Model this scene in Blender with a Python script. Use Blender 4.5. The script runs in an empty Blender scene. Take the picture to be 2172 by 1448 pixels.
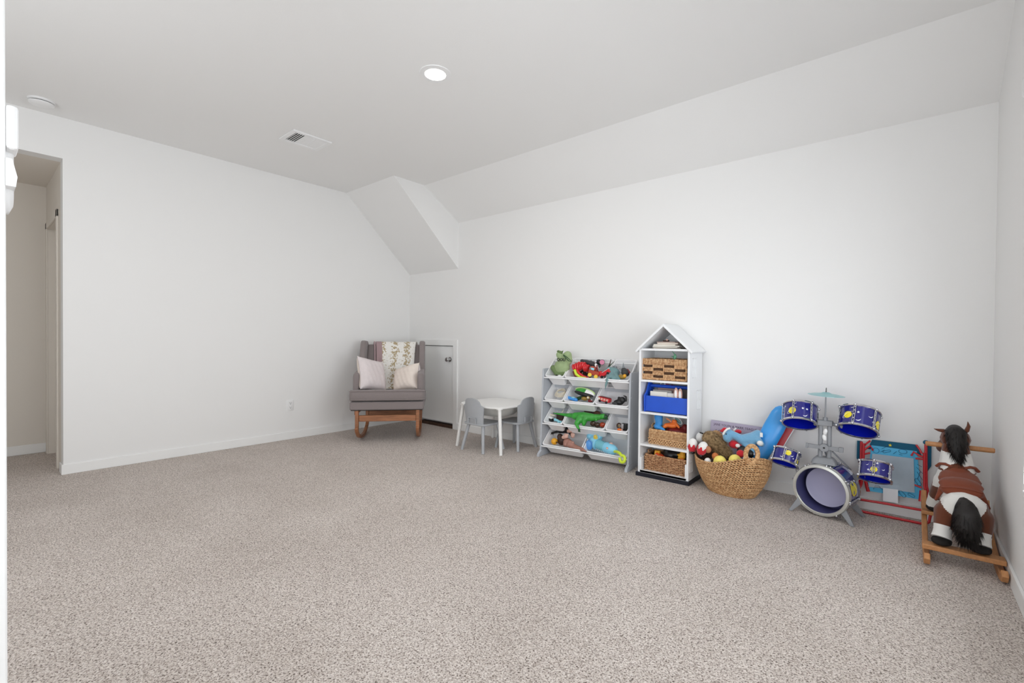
import bpy, bmesh, math, random
from mathutils import Matrix, Vector, Euler
from math import sin, cos, pi, radians as R
random.seed(7)
S = bpy.context.scene
C = S.collection
# ------------------------------------------------------------------ camera
cd = bpy.data.cameras.new('camera'); cam = bpy.data.objects.new('camera', cd); C.objects.link(cam); S.camera = cam
cd.sensor_width = 36; cd.lens = 16.3732; cd.shift_y = 5.199 / 2172; cd.clip_start = 0.05
yaw, pit, rol = 0.703568194, -0.011349857, 0.008574467
fw = Vector((-sin(yaw) * cos(pit), cos(yaw) * cos(pit), sin(pit))); rt = Vector((cos(yaw), sin(yaw), 0)); up = rt.cross(fw)
r2 = cos(rol) * rt + sin(rol) * up; u2 = -sin(rol) * rt + cos(rol) * up
M = Matrix((r2, u2, -fw)).transposed().to_4x4(); M.translation = Vector((0, 0, 1.08)); cam.matrix_world = M
# ------------------------------------------------------------------ world, light, exposure
w = bpy.data.worlds.new('world'); S.world = w; w.use_nodes = True
w.node_tree.nodes['Background'].inputs[0].default_value = (.82, .9, 1, 1); w.node_tree.nodes['Background'].inputs[1].default_value = 1.0
S.view_settings.view_transform = 'Standard'; S.view_settings.look = 'None'; S.view_settings.gamma = 1
S.view_settings.use_curve_mapping = False; S.view_settings.exposure = 0.23
S.cycles.max_bounces = 8; S.cycles.diffuse_bounces = 6; S.cycles.glossy_bounces = 3; S.cycles.use_adaptive_sampling = True; S.cycles.adaptive_threshold = .02; S.cycles.transmission_bounces = 4
S.cycles.caustics_reflective = False; S.cycles.caustics_refractive = False
S.cycles.sample_clamp_indirect = 6
def area(name, loc, rot, sx, sy, power, col=(1, 1, 1)):
    l = bpy.data.lights.new(name, 'AREA'); l.shape = 'RECTANGLE'; l.size = sx; l.size_y = sy; l.energy = power; l.color = col
    o = bpy.data.objects.new(name, l); C.objects.link(o); o.location = loc; o.rotation_euler = rot; return o
# daylight outside the blind-covered window in the right wall; added fill light outside an added window behind the camera
area('window_daylight', (.66, 1.8, 1.15), (0, R(112), 0), 1.7, 2.1, 54, (.93, .97, 1))
area('rear_fill_light', (-1.5, -1.75, 1.05), (R(140), 0, R(10)), 3.1, 2.0, 70, (.95, .98, 1))

# ------------------------------------------------------------------ helpers: objects and tags
def tag(o, label=None, cat=None, group=None, kind=None):
    if label: o['label'] = label
    if cat: o['category'] = cat
    if group: o['group'] = group
    if kind: o['kind'] = kind
    return o
def thing(name, label, cat, loc=(0, 0, 0), rotz=0, group=None, mat=None):
    o = bpy.data.objects.new(name, None); C.objects.link(o); o.empty_display_size = .05
    if mat is not None: o.matrix_world = mat
    else: o.location = loc; o.rotation_euler = (0, 0, rotz)
    return tag(o, label, cat, group)

class MB:
    def __init__(s): s.v = []; s.f = []
    def add(s, vs, fs, M=None):
        n = len(s.v)
        s.v += [tuple(M @ Vector(v)) if M is not None else tuple(v) for v in vs]
        s.f += [tuple(n + i for i in f) for f in fs]; return s
    def box(s, c, d, M=None):
        x, y, z = [k / 2 for k in d]
        vs = [(c[0] + i * x, c[1] + j * y, c[2] + k * z) for i in (-1, 1) for j in (-1, 1) for k in (-1, 1)]
        return s.add(vs, [(0, 1, 3, 2), (4, 6, 7, 5), (0, 4, 5, 1), (2, 3, 7, 6), (0, 2, 6, 4), (1, 5, 7, 3)], M)
    def bb(s, x0, x1, y0, y1, z0, z1, M=None): return s.box(((x0 + x1) / 2, (y0 + y1) / 2, (z0 + z1) / 2), (x1 - x0, y1 - y0, z1 - z0), M)
    def tube(s, pts, r, n=10, closed=False, M=None, cap=True, flat=1.0):
        P = [Vector(p) for p in pts]; m = len(P); rs = r if isinstance(r, (list, tuple)) else [r] * m
        vs = []; prev = None
        for i, p in enumerate(P):
            a = P[i - 1] if (i > 0 or closed) else p; b = P[(i + 1) % m] if (i < m - 1 or closed) else p
            t = (b - a); t = t.normalized() if t.length > 1e-9 else Vector((0, 0, 1))
            if prev is None:
                h = Vector((0, 0, 1)) if abs(t.z) < .9 else Vector((1, 0, 0)); e = t.cross(h).normalized()
            else: e = prev - t * prev.dot(t); e = e.normalized() if e.length > 1e-6 else t.orthogonal().normalized()
            prev = e; g = t.cross(e)
            vs += [p + (e * cos(2 * pi * k / n) + g * sin(2 * pi * k / n) * flat) * rs[i] for k in range(n)]
        fs = []
        for i in range(m if closed else m - 1):
            j = (i + 1) % m
            for k in range(n): l = (k + 1) % n; fs.append((i * n + k, i * n + l, j * n + l, j * n + k))
        if cap and not closed: fs += [tuple(range(n))[::-1], tuple((m - 1) * n + k for k in range(n))]
        return s.add(vs, fs, M)
    def lathe(s, prof, n=24, M=None, closed=False, caps=True):
        vs = [(r * cos(2 * pi * k / n), r * sin(2 * pi * k / n), z) for r, z in prof for k in range(n)]
        fs = []; m = len(prof)
        for i in range(m if closed else m - 1):
            j = (i + 1) % m
            for k in range(n): l = (k + 1) % n; fs.append((i * n + k, i * n + l, j * n + l, j * n + k))
        if not closed and caps:
            if prof[0][0] > 1e-6: fs.append(tuple(range(n))[::-1])
            if prof[-1][0] > 1e-6: fs.append(tuple((m - 1) * n + k for k in range(n)))
        return s.add(vs, fs, M)
    def ell(s, c, r, n=12, M=None, rot=None):
        if not isinstance(r, (list, tuple)): r = (r, r, r)
        Q = Matrix.Translation(Vector(c)) @ (Euler(rot).to_matrix().to_4x4() if rot else Matrix.Identity(4)) @ Matrix.Diagonal((*r, 1))
        if M is not None: Q = M @ Q
        m = max(4, n // 2)
        return s.lathe([(max(sin(pi * i / m), 1e-4), -cos(pi * i / m)) for i in range(m + 1)], n, Q)
    def cap(s, p0, p1, r0, r1=None, n=12):
        r1 = r0 if r1 is None else r1; p0 = Vector(p0); p1 = Vector(p1); d = (p1 - p0); L = max(d.length, 1e-5); d = d / L
        pts = []; rs = []
        for a in (0.05, .4, .75, 1): pts.append(p0 - d * r0 * cos(a * pi / 2)); rs.append(r0 * sin(a * pi / 2))
        for a in (1, .75, .4, .05): pts.append(p1 + d * r1 * cos(a * pi / 2)); rs.append(r1 * sin(a * pi / 2))
        return s.tube(pts, rs, n)
    def prism(s, poly, h0, h1, M=None):
        n = len(poly); vs = [(x, y, h0) for x, y in poly] + [(x, y, h1) for x, y in poly]
        fs = [tuple(range(n))[::-1], tuple(range(n, 2 * n))] + [(i, (i + 1) % n, n + (i + 1) % n, n + i) for i in range(n)]
        return s.add(vs, fs, M)
    def loft(s, loops, M=None, cap=(True, True), closed=False):
        n = len(loops[0]); m = len(loops); vs = [v for l in loops for v in l]; fs = []
        for i in range(m if closed else m - 1):
            j = (i + 1) % m
            for k in range(n): l = (k + 1) % n; fs.append((i * n + k, i * n + l, j * n + l, j * n + k))
        if cap[0] and not closed: fs.append(tuple(range(n))[::-1])
        if cap[1] and not closed: fs.append(tuple((m - 1) * n + k for k in range(n)))
        return s.add(vs, fs, M)
    def mesh(s, name):
        me = bpy.data.meshes.new(name); me.from_pydata(s.v, [], s.f)
        bm = bmesh.new(); bm.from_mesh(me); bmesh.ops.recalc_face_normals(bm, faces=bm.faces); bm.to_mesh(me); bm.free()
        return me
    def build(s, name, mat, parent=None, bevel=0, smooth=True, seg=2, center=False, sub=0):
        if center and parent is None:
            a = [sum(v[i] for v in s.v) / len(s.v) for i in range(3)]; a[2] = min(v[2] for v in s.v)
            s.v = [(v[0] - a[0], v[1] - a[1], v[2] - a[2]) for v in s.v]
        me = s.mesh(name)
        if isinstance(mat, (list, tuple)):
            for m_ in mat: me.materials.append(m_)
        else: me.materials.append(mat)
        if smooth:
            me.polygons.foreach_set('use_smooth', [True] * len(me.polygons)); me.set_sharp_from_angle(angle=R(38))
        o = bpy.data.objects.new(name, me); C.objects.link(o)
        if parent is not None: o.parent = parent
        elif center: o.location = a
        if bevel:
            b = o.modifiers.new('bevel', 'BEVEL'); b.width = bevel; b.segments = seg; b.limit_method = 'ANGLE'; b.angle_limit = R(40); b.harden_normals = False
        if sub:
            b = o.modifiers.new('sub', 'SUBSURF'); b.levels = sub; b.render_levels = sub
        return o

def eval_mesh(me, mods):
    o = bpy.data.objects.new('tmp', me); C.objects.link(o)
    for k, kw in mods:
        m = o.modifiers.new(k, k)
        for a, b in kw.items(): setattr(m, a, b)
    dg = bpy.context.evaluated_depsgraph_get(); dg.update()
    r = bpy.data.meshes.new_from_object(o.evaluated_get(dg)); bpy.data.objects.remove(o); return r
def blob(mb, name, mats, parent=None, vox=.006, smooth=4, center=False, paint=None, disp=0):
    if center and parent is None:
        a = [sum(v[i] for v in mb.v) / len(mb.v) for i in range(3)]; a[2] = min(v[2] for v in mb.v)
        mb.v = [(v[0] - a[0], v[1] - a[1], v[2] - a[2]) for v in mb.v]
    me = eval_mesh(mb.mesh(name), [('REMESH', dict(mode='VOXEL', voxel_size=vox)), ('SMOOTH', dict(factor=.5, iterations=smooth))])
    me.name = name; me.materials.clear()
    for m_ in (mats if isinstance(mats, (list, tuple)) else [mats]): me.materials.append(m_)
    if paint:
        for p in me.polygons: p.material_index = paint(p.center)
    me.polygons.foreach_set('use_smooth', [True] * len(me.polygons))
    o = bpy.data.objects.new(name, me); C.objects.link(o)
    if parent is not None: o.parent = parent
    elif center: o.location = a
    return o
def rrect(w, h, r, z, n=5, cx=0, cy=0):
    pts = []
    for qx, qy, a0 in ((1, 1, 0), (-1, 1, 90), (-1, -1, 180), (1, -1, 270)):
        for i in range(n + 1):
            a = R(a0 + 90 * i / n); pts.append((cx + qx * (w / 2 - r) + r * cos(a), cy + qy * (h / 2 - r) + r * sin(a), z))
    return pts
def arc(cx, cy, r, a0, a1, n): return [(cx + r * cos(R(a0 + (a1 - a0) * i / n)), cy + r * sin(R(a0 + (a1 - a0) * i / n))) for i in range(n + 1)]

# ------------------------------------------------------------------ materials
def lin(c):
    if isinstance(c, str): c = tuple(int(c[i:i + 2], 16) / 255 for i in (0, 2, 4))
    return tuple((x / 12.92 if x <= .04045 else ((x + .055) / 1.055) ** 2.4) for x in c) + (1,)
MC = {}
def mat(name, col, rough=.6, metal=0, bump=0, scale=60, var=0, col2=None, kind=None, spec=.5, sheen=0, coat=0, trans=0, alpha=1, emit=0, stretch=(1, 1, 1)):
    if name in MC: return MC[name]
    m = bpy.data.materials.new(name); m.use_nodes = True; nt = m.node_tree; b = nt.nodes['Principled BSDF']; L = nt.links.new
    c = lin(col); b.inputs['Base Color'].default_value = c; b.inputs['Roughness'].default_value = rough; b.inputs['Metallic'].default_value = metal
    b.inputs['Specular IOR Level'].default_value = spec; b.inputs['Sheen Weight'].default_value = sheen; b.inputs['Coat Weight'].default_value = coat
    b.inputs['Transmission Weight'].default_value = trans; b.inputs['Alpha'].default_value = alpha
    if emit: b.inputs['Emission Color'].default_value = c; b.inputs['Emission Strength'].default_value = emit
    if var or bump or col2:
        tc = nt.nodes.new('ShaderNodeTexCoord'); mp = nt.nodes.new('ShaderNodeMapping'); mp.inputs['Scale'].default_value = stretch
        L(tc.outputs['Object'], mp.inputs['Vector'])
        n = nt.nodes.new('ShaderNodeTexNoise'); n.inputs['Scale'].default_value = scale; n.inputs['Detail'].default_value = 4; L(mp.outputs[0], n.inputs['Vector'])
        if var or col2:
            r = nt.nodes.new('ShaderNodeValToRGB'); L(n.outputs['Fac'], r.inputs[0]); e = r.color_ramp.elements
            c2 = lin(col2) if col2 else tuple(max(0, x * (1 - var)) for x in c[:3]) + (1,)
            e[0].position = .35; e[1].position = .65; e[0].color = c2; e[1].color = c; L(r.outputs[0], b.inputs['Base Color'])
        if bump:
            bp = nt.nodes.new('ShaderNodeBump'); bp.inputs['Strength'].default_value = bump; bp.inputs['Distance'].default_value = .003
            L(n.outputs['Fac'], bp.inputs['Height']); L(bp.outputs[0], b.inputs['Normal'])
    MC[name] = m; return m

m_wall = mat('white wall paint', (.928, .926, .922), .75, bump=.08, scale=220, spec=.3)
m_ceil = mat('white ceiling paint', (.928, .926, .922), .8, bump=.1, scale=160, spec=.3)
m_trim = mat('white trim paint', (.94, .94, .935), .4, bump=.02, scale=80)
m_doorp = mat('pale grey door paint', (.95, .953, .95), .6)
m_dark = mat('dark gap', (.07, .06, .055), .9)
m_thresh = mat('brown subfloor board', (.30, .2, .14), .8, var=.4, scale=30)
m_chrome = mat('polished chrome', (.85, .85, .85), .12, metal=1)
m_plastic = mat('white plastic', (.93, .93, .93), .3)

def carpet():
    m = bpy.data.materials.new('speckled beige loop carpet'); m.use_nodes = True; nt = m.node_tree; L = nt.links.new; b = nt.nodes['Principled BSDF']
    b.inputs['Roughness'].default_value = .95; b.inputs['Specular IOR Level'].default_value = .1; b.inputs['Sheen Weight'].default_value = .15
    tc = nt.nodes.new('ShaderNodeTexCoord')
    n0 = nt.nodes.new('ShaderNodeTexNoise'); n0.inputs['Scale'].default_value = 60; n0.inputs['Detail'].default_value = 2; L(tc.outputs['Object'], n0.inputs['Vector'])
    mx0 = nt.nodes.new('ShaderNodeMixRGB'); mx0.blend_type = 'ADD'; mx0.inputs[0].default_value = .012; L(tc.outputs['Object'], mx0.inputs[1]); L(n0.outputs['Color'], mx0.inputs[2])
    v = nt.nodes.new('ShaderNodeTexVoronoi'); v.inputs['Scale'].default_value = 125; v.inputs['Randomness'].default_value = 1; L(mx0.outputs[0], v.inputs['Vector'])
    v2 = nt.nodes.new('ShaderNodeTexNoise'); v2.inputs['Scale'].default_value = 165; v2.inputs['Detail'].default_value = 3; v2.inputs['Roughness'].default_value = .65; v2.inputs['Distortion'].default_value = .6; L(tc.outputs['Object'], v2.inputs['Vector'])
    r = nt.nodes.new('ShaderNodeValToRGB'); L(v2.outputs['Fac'], r.inputs[0]); e = r.color_ramp.elements
    e[0].position = .37; e[0].color = lin((.42, .365, .33)); e[1].position = .59; e[1].color = lin((.95, .915, .89))
    k = e.new(.47); k.color = lin((.86, .81, .775))
    # single tufts of a slightly darker or warmer yarn
    hs = nt.nodes.new('ShaderNodeMixRGB'); hs.blend_type = 'MULTIPLY'; hs.inputs[0].default_value = .5
    r2_ = nt.nodes.new('ShaderNodeValToRGB'); L(v.outputs['Color'], r2_.inputs[0]); e2 = r2_.color_ramp.elements
    e2[0].position = .15; e2[0].color = (.5, .45, .42, 1); e2[1].position = .55; e2[1].color = (1, 1, 1, 1)
    L(r.outputs[0], hs.inputs[1]); L(r2_.outputs[0], hs.inputs[2])
    # broad brushed patches
    n3 = nt.nodes.new('ShaderNodeTexNoise'); n3.inputs['Scale'].default_value = 1.6; n3.inputs['Detail'].default_value = 3; L(tc.outputs['Object'], n3.inputs['Vector'])
    r3 = nt.nodes.new('ShaderNodeValToRGB'); L(n3.outputs['Fac'], r3.inputs[0]); e3 = r3.color_ramp.elements
    e3[0].position = .35; e3[0].color = (.9, .89, .88, 1); e3[1].position = .65; e3[1].color = (1, 1, 1, 1)
    m3 = nt.nodes.new('ShaderNodeMixRGB'); m3.blend_type = 'MULTIPLY'; m3.inputs[0].default_value = 1; L(hs.outputs[0], m3.inputs[1]); L(r3.outputs[0], m3.inputs[2])
    L(m3.outputs[0], b.inputs['Base Color'])
    ad = nt.nodes.new('ShaderNodeMath'); ad.operation = 'SUBTRACT'; L(v2.outputs['Fac'], ad.inputs[0]); L(v.outputs['Distance'], ad.inputs[1])
    bp = nt.nodes.new('ShaderNodeBump'); bp.inputs['Strength'].default_value = .9; bp.inputs['Distance'].default_value = .006; L(ad.outputs[0], bp.inputs['Height']); L(bp.outputs[0], b.inputs['Normal'])
    return m
m_carpet = carpet()

# ------------------------------------------------------------------ the setting
XA, YB, XC, HC, HB = -4.959, 3.772, .3747, 2.743, 2.433
YF = -1.6
def struct(o): o['kind'] = 'structure'; return o
def bx(name, x0, x1, y0, y1, z0, z1, m, parent=None, bevel=0):
    o = MB().bb(x0, x1, y0, y1, z0, z1).build(name, m, parent, bevel=bevel, smooth=False)
    return struct(o) if parent is None else o
bx('floor', -7.2, .5, YF - .1, YB + .1, -.05, 0, m_carpet)
# ceiling: flat part, the low slope along the back wall and the steep slope over the corner
mb = MB()
mb.bb(-7.2, -4.04, YF - .1, 2.866, HC, HC + .08); mb.bb(-4.04, XC + .1, YF - .1, 3.26, HC, HC + .08)
mb.add([(-4.04, 3.26, HC), (XC + .1, 3.26, HC), (XC + .1, YB + .002, HB), (-4.04, YB + .002, HB), (-4.04, 3.26, HC + .08), (XC + .1, 3.26, HC + .08), (XC + .1, YB + .1, HB + .08), (-4.04, YB + .1, HB + .08)],
       [(0, 1, 2, 3), (4, 7, 6, 5), (0, 4, 5, 1), (2, 6, 7, 3), (1, 5, 6, 2), (0, 3, 7, 4)])
mb.add([(XA - .1, 2.866, HC), (-4.04, 2.866, HC), (-4.04, YB + .002, 1.895), (XA - .1, YB + .002, 1.895), (XA - .1, 2.866, HC + .08), (-4.04, 2.866, HC + .08), (-4.04, YB + .1, HC + .08), (XA - .1, YB + .1, HC + .08)],
       [(0, 1, 2, 3), (4, 7, 6, 5), (0, 4, 5, 1), (2, 6, 7, 3), (1, 5, 6, 2), (0, 3, 7, 4)])
struct(mb.build('ceiling', m_ceil, smooth=False))
# back wall with the opening for the little access door
DX0, DX1, DZ = -4.735, -4.103, .995
mb = MB(); mb.bb(XA - .1, DX0, YB, YB + .1, 0, HC); mb.bb(DX1, XC + .1, YB, YB + .1, 0, HC); mb.bb(DX0, DX1, YB, YB + .1, DZ, HC); mb.bb(DX0, DX1, YB + .075, YB + .1, 0, DZ)
struct(mb.build('wall_back', m_wall, smooth=False))
# left wall with the full height opening to the hall
YO, ZO = .498, 2.432
mb = MB(); mb.bb(XA - .12, XA, YO, YB + .1, 0, HC); mb.bb(XA - .12, XA, YF, YO, ZO, HC); mb.bb(XA - .12, XA, YF, -.75, 0, ZO)
struct(mb.build('wall_left', m_wall, smooth=False))
# hall behind it
mb = MB(); mb.bb(-6.16, -6.05, -1.7, .75, 0, 2.5); mb.bb(-6.05, XA - .12, -1.7, -1.6, 0, 2.5)
m_hall = mat('wall paint tinted for dim hall light', (.885, .86, .825), .75, bump=.08, scale=220, spec=.3)  # wall paint tinted warmer and darker, standing in for the hall's dim light
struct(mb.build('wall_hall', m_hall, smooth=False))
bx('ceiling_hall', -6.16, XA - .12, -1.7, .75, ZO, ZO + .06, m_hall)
mb = MB(); mb.bb(-5.215, XA - .12, YO, YO + .11, 0, ZO); mb.bb(-6.05, -5.93, YO, YO + .11, 0, ZO); mb.bb(-5.93, -5.215, YO, YO + .11, 2.03, ZO)
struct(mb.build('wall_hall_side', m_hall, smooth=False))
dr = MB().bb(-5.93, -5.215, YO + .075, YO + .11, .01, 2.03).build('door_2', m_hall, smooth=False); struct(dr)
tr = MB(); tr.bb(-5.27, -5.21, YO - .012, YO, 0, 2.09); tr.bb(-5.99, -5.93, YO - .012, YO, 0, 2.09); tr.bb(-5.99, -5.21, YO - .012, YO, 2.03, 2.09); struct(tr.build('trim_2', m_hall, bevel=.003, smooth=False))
bx('baseboard_hall', -6.05, -6.037, -1.6, YO, 0, .085, m_trim, bevel=.004)
# right wall with a window (just past the right edge of the photo)
WY0, WY1, WZ0, WZ1 = .75, 2.83, .5, 2.1
mb = MB(); mb.bb(XC, XC + .14, WY1, YB + .1, 0, HC); mb.bb(XC, XC + .14, YF, WY0, 0, HC); mb.bb(XC, XC + .14, WY0, WY1, 0, WZ0); mb.bb(XC, XC + .14, WY0, WY1, WZ1, HC)
struct(mb.build('wall_right', m_wall, smooth=False))
# wall behind the camera, with a wide window added to let in fill light
mb = MB(); mb.bb(XA - .1, -3.0, YF - .1, YF, 0, HC); mb.bb(.1, XC + .1, YF - .1, YF, 0, HC); mb.bb(-3.0, .1, YF - .1, YF, 0, .35); mb.bb(-3.0, .1, YF - .1, YF, 2.35, HC)
struct(mb.build('wall_front', m_wall, smooth=False))
# end of the wall beside the camera
bx('wall_near', -1.42, -1.25, YF, .051, 0, HC, m_wall, bevel=.003)
# baseboards
BH = .078
bx('baseboard_left', XA, XA + .012, YO - .005, YB, 0, BH, m_trim, bevel=.003)
bx('baseboard_opening', XA - .12, XA + .012, YO - .012, YO, 0, BH, m_trim, bevel=.003)
mb = MB(); mb.bb(-4.03, XC, YB - .012, YB, 0, BH); mb.bb(XA, -4.805, YB - .012, YB, 0, BH); struct(mb.build('baseboard_back', m_trim, bevel=.003, smooth=False))
bx('baseboard_right', XC - .012, XC, YF, YB, 0, BH, m_trim, bevel=.003)
# little access door
mb = MB(); mb.bb(-4.806, -4.735, YB - .016, YB, 0, 1.062); mb.bb(-4.103, -4.032, YB - .016, YB, 0, 1.062); mb.bb(-4.735, -4.103, YB - .016, YB, .99, 1.062)
mb.bb(-4.735, -4.727, YB, YB + .075, 0, .99); mb.bb(-4.111, -4.103, YB, YB + .075, 0, .99)
struct(mb.build('trim_1', m_trim, bevel=.002, smooth=False))
bx('trim_3', DX0, DX1, YB - .002, YB + .074, 0, .035, m_thresh)
d = MB().bb(DX0 + .012, DX1 - .012, YB + .008, YB + .045, .062, .982).build('door_1', m_doorp, bevel=.002, smooth=False); struct(d)
Mk = Matrix.Translation((-4.178, YB + .008, .825)) @ Matrix.Rotation(R(90), 4, 'X')
kb = MB(); kb.lathe([(.0315, 0), (.0315, .004), (.029, .009), (.014, .012), (.0125, .028), (.018, .034), (.026, .042), (.0285, .052), (.026, .062), (.016, .068), (.001, .069)], 28, Mk)
kb.build('door_knob', m_chrome, d)

# window in the right wall: frame, pane, blind
wn = struct(bpy.data.objects.new('window_1', None)); C.objects.link(wn); wn.location = (XC, (WY0 + WY1) / 2, WZ0)
def rel(mb, o): mb.v = [tuple(Vector(v) - o.location) for v in mb.v]; return mb
mb = MB()
for a, b_ in ((WY0, WY0 + .04), (WY1 - .04, WY1), ((WY0 + WY1) / 2 - .02, (WY0 + WY1) / 2 + .02)): mb.bb(XC + .09, XC + .13, a, b_, WZ0, WZ1)
mb.bb(XC + .09, XC + .13, WY0, WY1, WZ0, WZ0 + .04); mb.bb(XC + .09, XC + .13, WY0, WY1, WZ1 - .04, WZ1)
rel(mb, wn).build('window_frame', m_trim, wn, smooth=False)
m_glass = bpy.data.materials.new('clear window glass'); m_glass.use_nodes = True
nt = m_glass.node_tree; nt.nodes.remove(nt.nodes['Principled BSDF'])
tr_ = nt.nodes.new('ShaderNodeBsdfTransparent'); gl = nt.nodes.new('ShaderNodeBsdfGlossy'); gl.inputs['Roughness'].default_value = .02; mx = nt.nodes.new('ShaderNodeMixShader'); mx.inputs[0].default_value = .06
nt.links.new(tr_.outputs[0], mx.inputs[1]); nt.links.new(gl.outputs[0], mx.inputs[2]); nt.links.new(mx.outputs[0], nt.nodes['Material Output'].inputs[0])
for a, b_ in ((WY0 + .04, (WY0 + WY1) / 2 - .02), ((WY0 + WY1) / 2 + .02, WY1 - .04)):
    rel(MB().bb(XC + .108, XC + .112, a, b_, WZ0 + .04, WZ1 - .04), wn).build('pane', m_glass, wn, smooth=False)
rel(MB().bb(XC - .02, XC + .09, WY0 - .02, WY1 - .12, WZ0 - .025, WZ0), wn).build('window_sill', m_trim, wn, bevel=.004, smooth=False)
w2 = struct(bpy.data.objects.new('added_rear_window', None)); C.objects.link(w2); w2.location = (-1.45, YF, .35)  # unseen window, added around the fill light opening
mb = MB()
for a, b_ in ((-3.0, -2.95), (-1.475, -1.425), (.05, .1)): mb.bb(a, b_, YF - .08, YF - .04, .35, 2.35)
mb.bb(-3.0, .1, YF - .08, YF - .04, .35, .40); mb.bb(-3.0, .1, YF - .08, YF - .04, 2.30, 2.35)
rel(mb, w2).build('window_frame', m_trim, w2, smooth=False)
for a, b_ in ((-2.95, -1.475), (-1.425, .05)): rel(MB().bb(a, b_, YF - .062, YF - .058, .40, 2.30), w2).build('pane', m_glass, w2, smooth=False)
bl = thing('window_blind', 'white slatted blind in the right wall window at the photo edge', 'blind', (XC + .02, (WY0 + WY1) / 2, WZ1))
rel(MB().bb(XC - .03, XC + .05, WY0 + .01, WY1 - .005, WZ1 - .01, WZ1 + .055), bl).build('head_rail', m_plastic, bl, bevel=.004, smooth=False)
sl = None
z = WZ0 + .05
while z < WZ1 - .03:
    if sl is None:
        sl = rel(MB().box((XC + .022, (WY0 + WY1) / 2, z), (.05, WY1 - WY0 - .03, .003), None), bl).build('slat', m_plastic, bl, smooth=False); z0 = z
    else:
        c_ = sl.copy(); C.objects.link(c_); c_.parent = bl; c_.location = (0, 0, z - z0)
    z += .047
mb = MB()
for yy in (WY0 + .3, (WY0 + WY1) / 2, WY1 - .3): mb.tube([(XC - .004, yy, WZ0 + .03), (XC - .004, yy, WZ1)], .0012, 5)
rel(mb, bl).build('ladder_cord', m_plastic, bl)

# ------------------------------------------------------------------ ceiling and wall fittings
Ml = Matrix.Rotation(pi, 4, 'X')
m_lamp = mat('lit lamp diffuser', (1, .985, .95), .5, emit=9)
for lx, ly, lab in ((-2.29, 1.93, 'round lit recessed downlight in the flat white ceiling'), (-3.1, -.3, 'added unseen round recessed downlight in the ceiling, near the hall opening')):  # second lamp is unseen, added to brighten the left wall and far carpet
    dl = thing('downlight', lab, 'light', (lx, ly, HC))
    MB().lathe([(.066, .0), (.066, .006), (.098, .004), (.1, 0)], 40, Ml).build('trim_ring', m_plastic, dl)
    MB().lathe([(.001, .003), (.067, .003), (.067, .0005)], 40, Ml).build('diffuser', m_lamp, dl)
    ll = bpy.data.lights.new('downlight_beam', 'AREA'); ll.shape = 'DISK'; ll.size = .13; ll.energy = 8 if ly > 0 else 4; ll.color = (1, .965, .92)
    lo = bpy.data.objects.new('downlight_beam', ll); C.objects.link(lo); lo.location = (lx, ly, HC - .008)

vt = thing('ceiling_vent', 'white three section air register in the ceiling', 'vent', (-3.9, 1.88, HC))
mb = MB(); 
for a in ((-.135, .135, -.165, -.13), (-.135, .135, .13, .165), (-.135, -.1, -.13, .13), (.1, .135, -.13, .13)): mb.bb(a[0], a[1], a[2], a[3], -.012, 0)
mb.bb(-.1, .1, -.048, -.042, -.01, 0); mb.bb(-.1, .1, .042, .048, -.01, 0)
mb.build('frame', m_plastic, vt, bevel=.003, smooth=False)
MB().bb(-.1, .1, -.13, .13, -.0012, -.0004).build('backing', m_dark, vt, smooth=False)
base = None
for sgn, ys in ((-1, [-.118 + .0175 * i for i in range(5)]), (1, [.056 + .0175 * i for i in range(5)])):
    for yy in ys:
        MB().box((0, 0, 0), (.2, .0155, .0014), Matrix.Translation((0, yy, -.0068)) @ Matrix.Rotation(R(24 if sgn < 0 else -10), 4, 'X')).build('slat', m_plastic, vt, smooth=False)
for i in range(13):
    xx = -.09 + .015 * i
    MB().box((0, 0, 0), (.0148, .084, .0014), Matrix.Translation((xx, 0, -.0068)) @ Matrix.Rotation(R(3), 4, 'Y')).build('slat', m_plastic, vt, smooth=False)

sd = thing('smoke_detector', 'round white smoke detector on the ceiling above the hall opening', 'smoke detector', (-4.715, .365, HC))
MB().lathe([(.072, 0), (.072, .012), (.066, .014)], 40, Ml).build('base', m_plastic, sd)
MB().lathe([(.060, .013), (.060, .021)], 36, Ml).build('sensor_slot', m_dark, sd)
MB().lathe([(.068, .0195), (.067, .026), (.055, .035), (.03, .039), (.001, .04)], 40, Ml).build('cover', m_plastic, sd)

ot = thing('wall_outlet', 'white duplex power outlet low on the left wall', 'outlet', (XA, 2.232, .3))
MB().loft([[(0.0, *p[:2]) for p in rrect(.072, .116, .006, 0, cy=.058)], [(.004, *p[:2]) for p in rrect(.072, .116, .006, 0, cy=.058)], [(.006, *p[:2]) for p in rrect(.066, .11, .005, 0, cy=.058)]]).build('cover_plate', m_plastic, ot)
for zz in (.036, .08):
    MB().loft([[(.0058, *p[:2]) for p in rrect(.032, .029, .01, 0, cy=zz)], [(.0078, *p[:2]) for p in rrect(.031, .028, .01, 0, cy=zz)]]).build('socket', m_plastic, ot)
    mb = MB(); mb.bb(.0074, .0082, -.0085, -.0065, zz - .0015, zz + .0085); mb.bb(.0074, .0082, .0065, .0085, zz - .0015, zz + .0075); mb.bb(.0074, .0082, -.003, .003, zz - .011, zz - .005)
    mb.build('slots', m_dark, ot, smooth=False)

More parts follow.
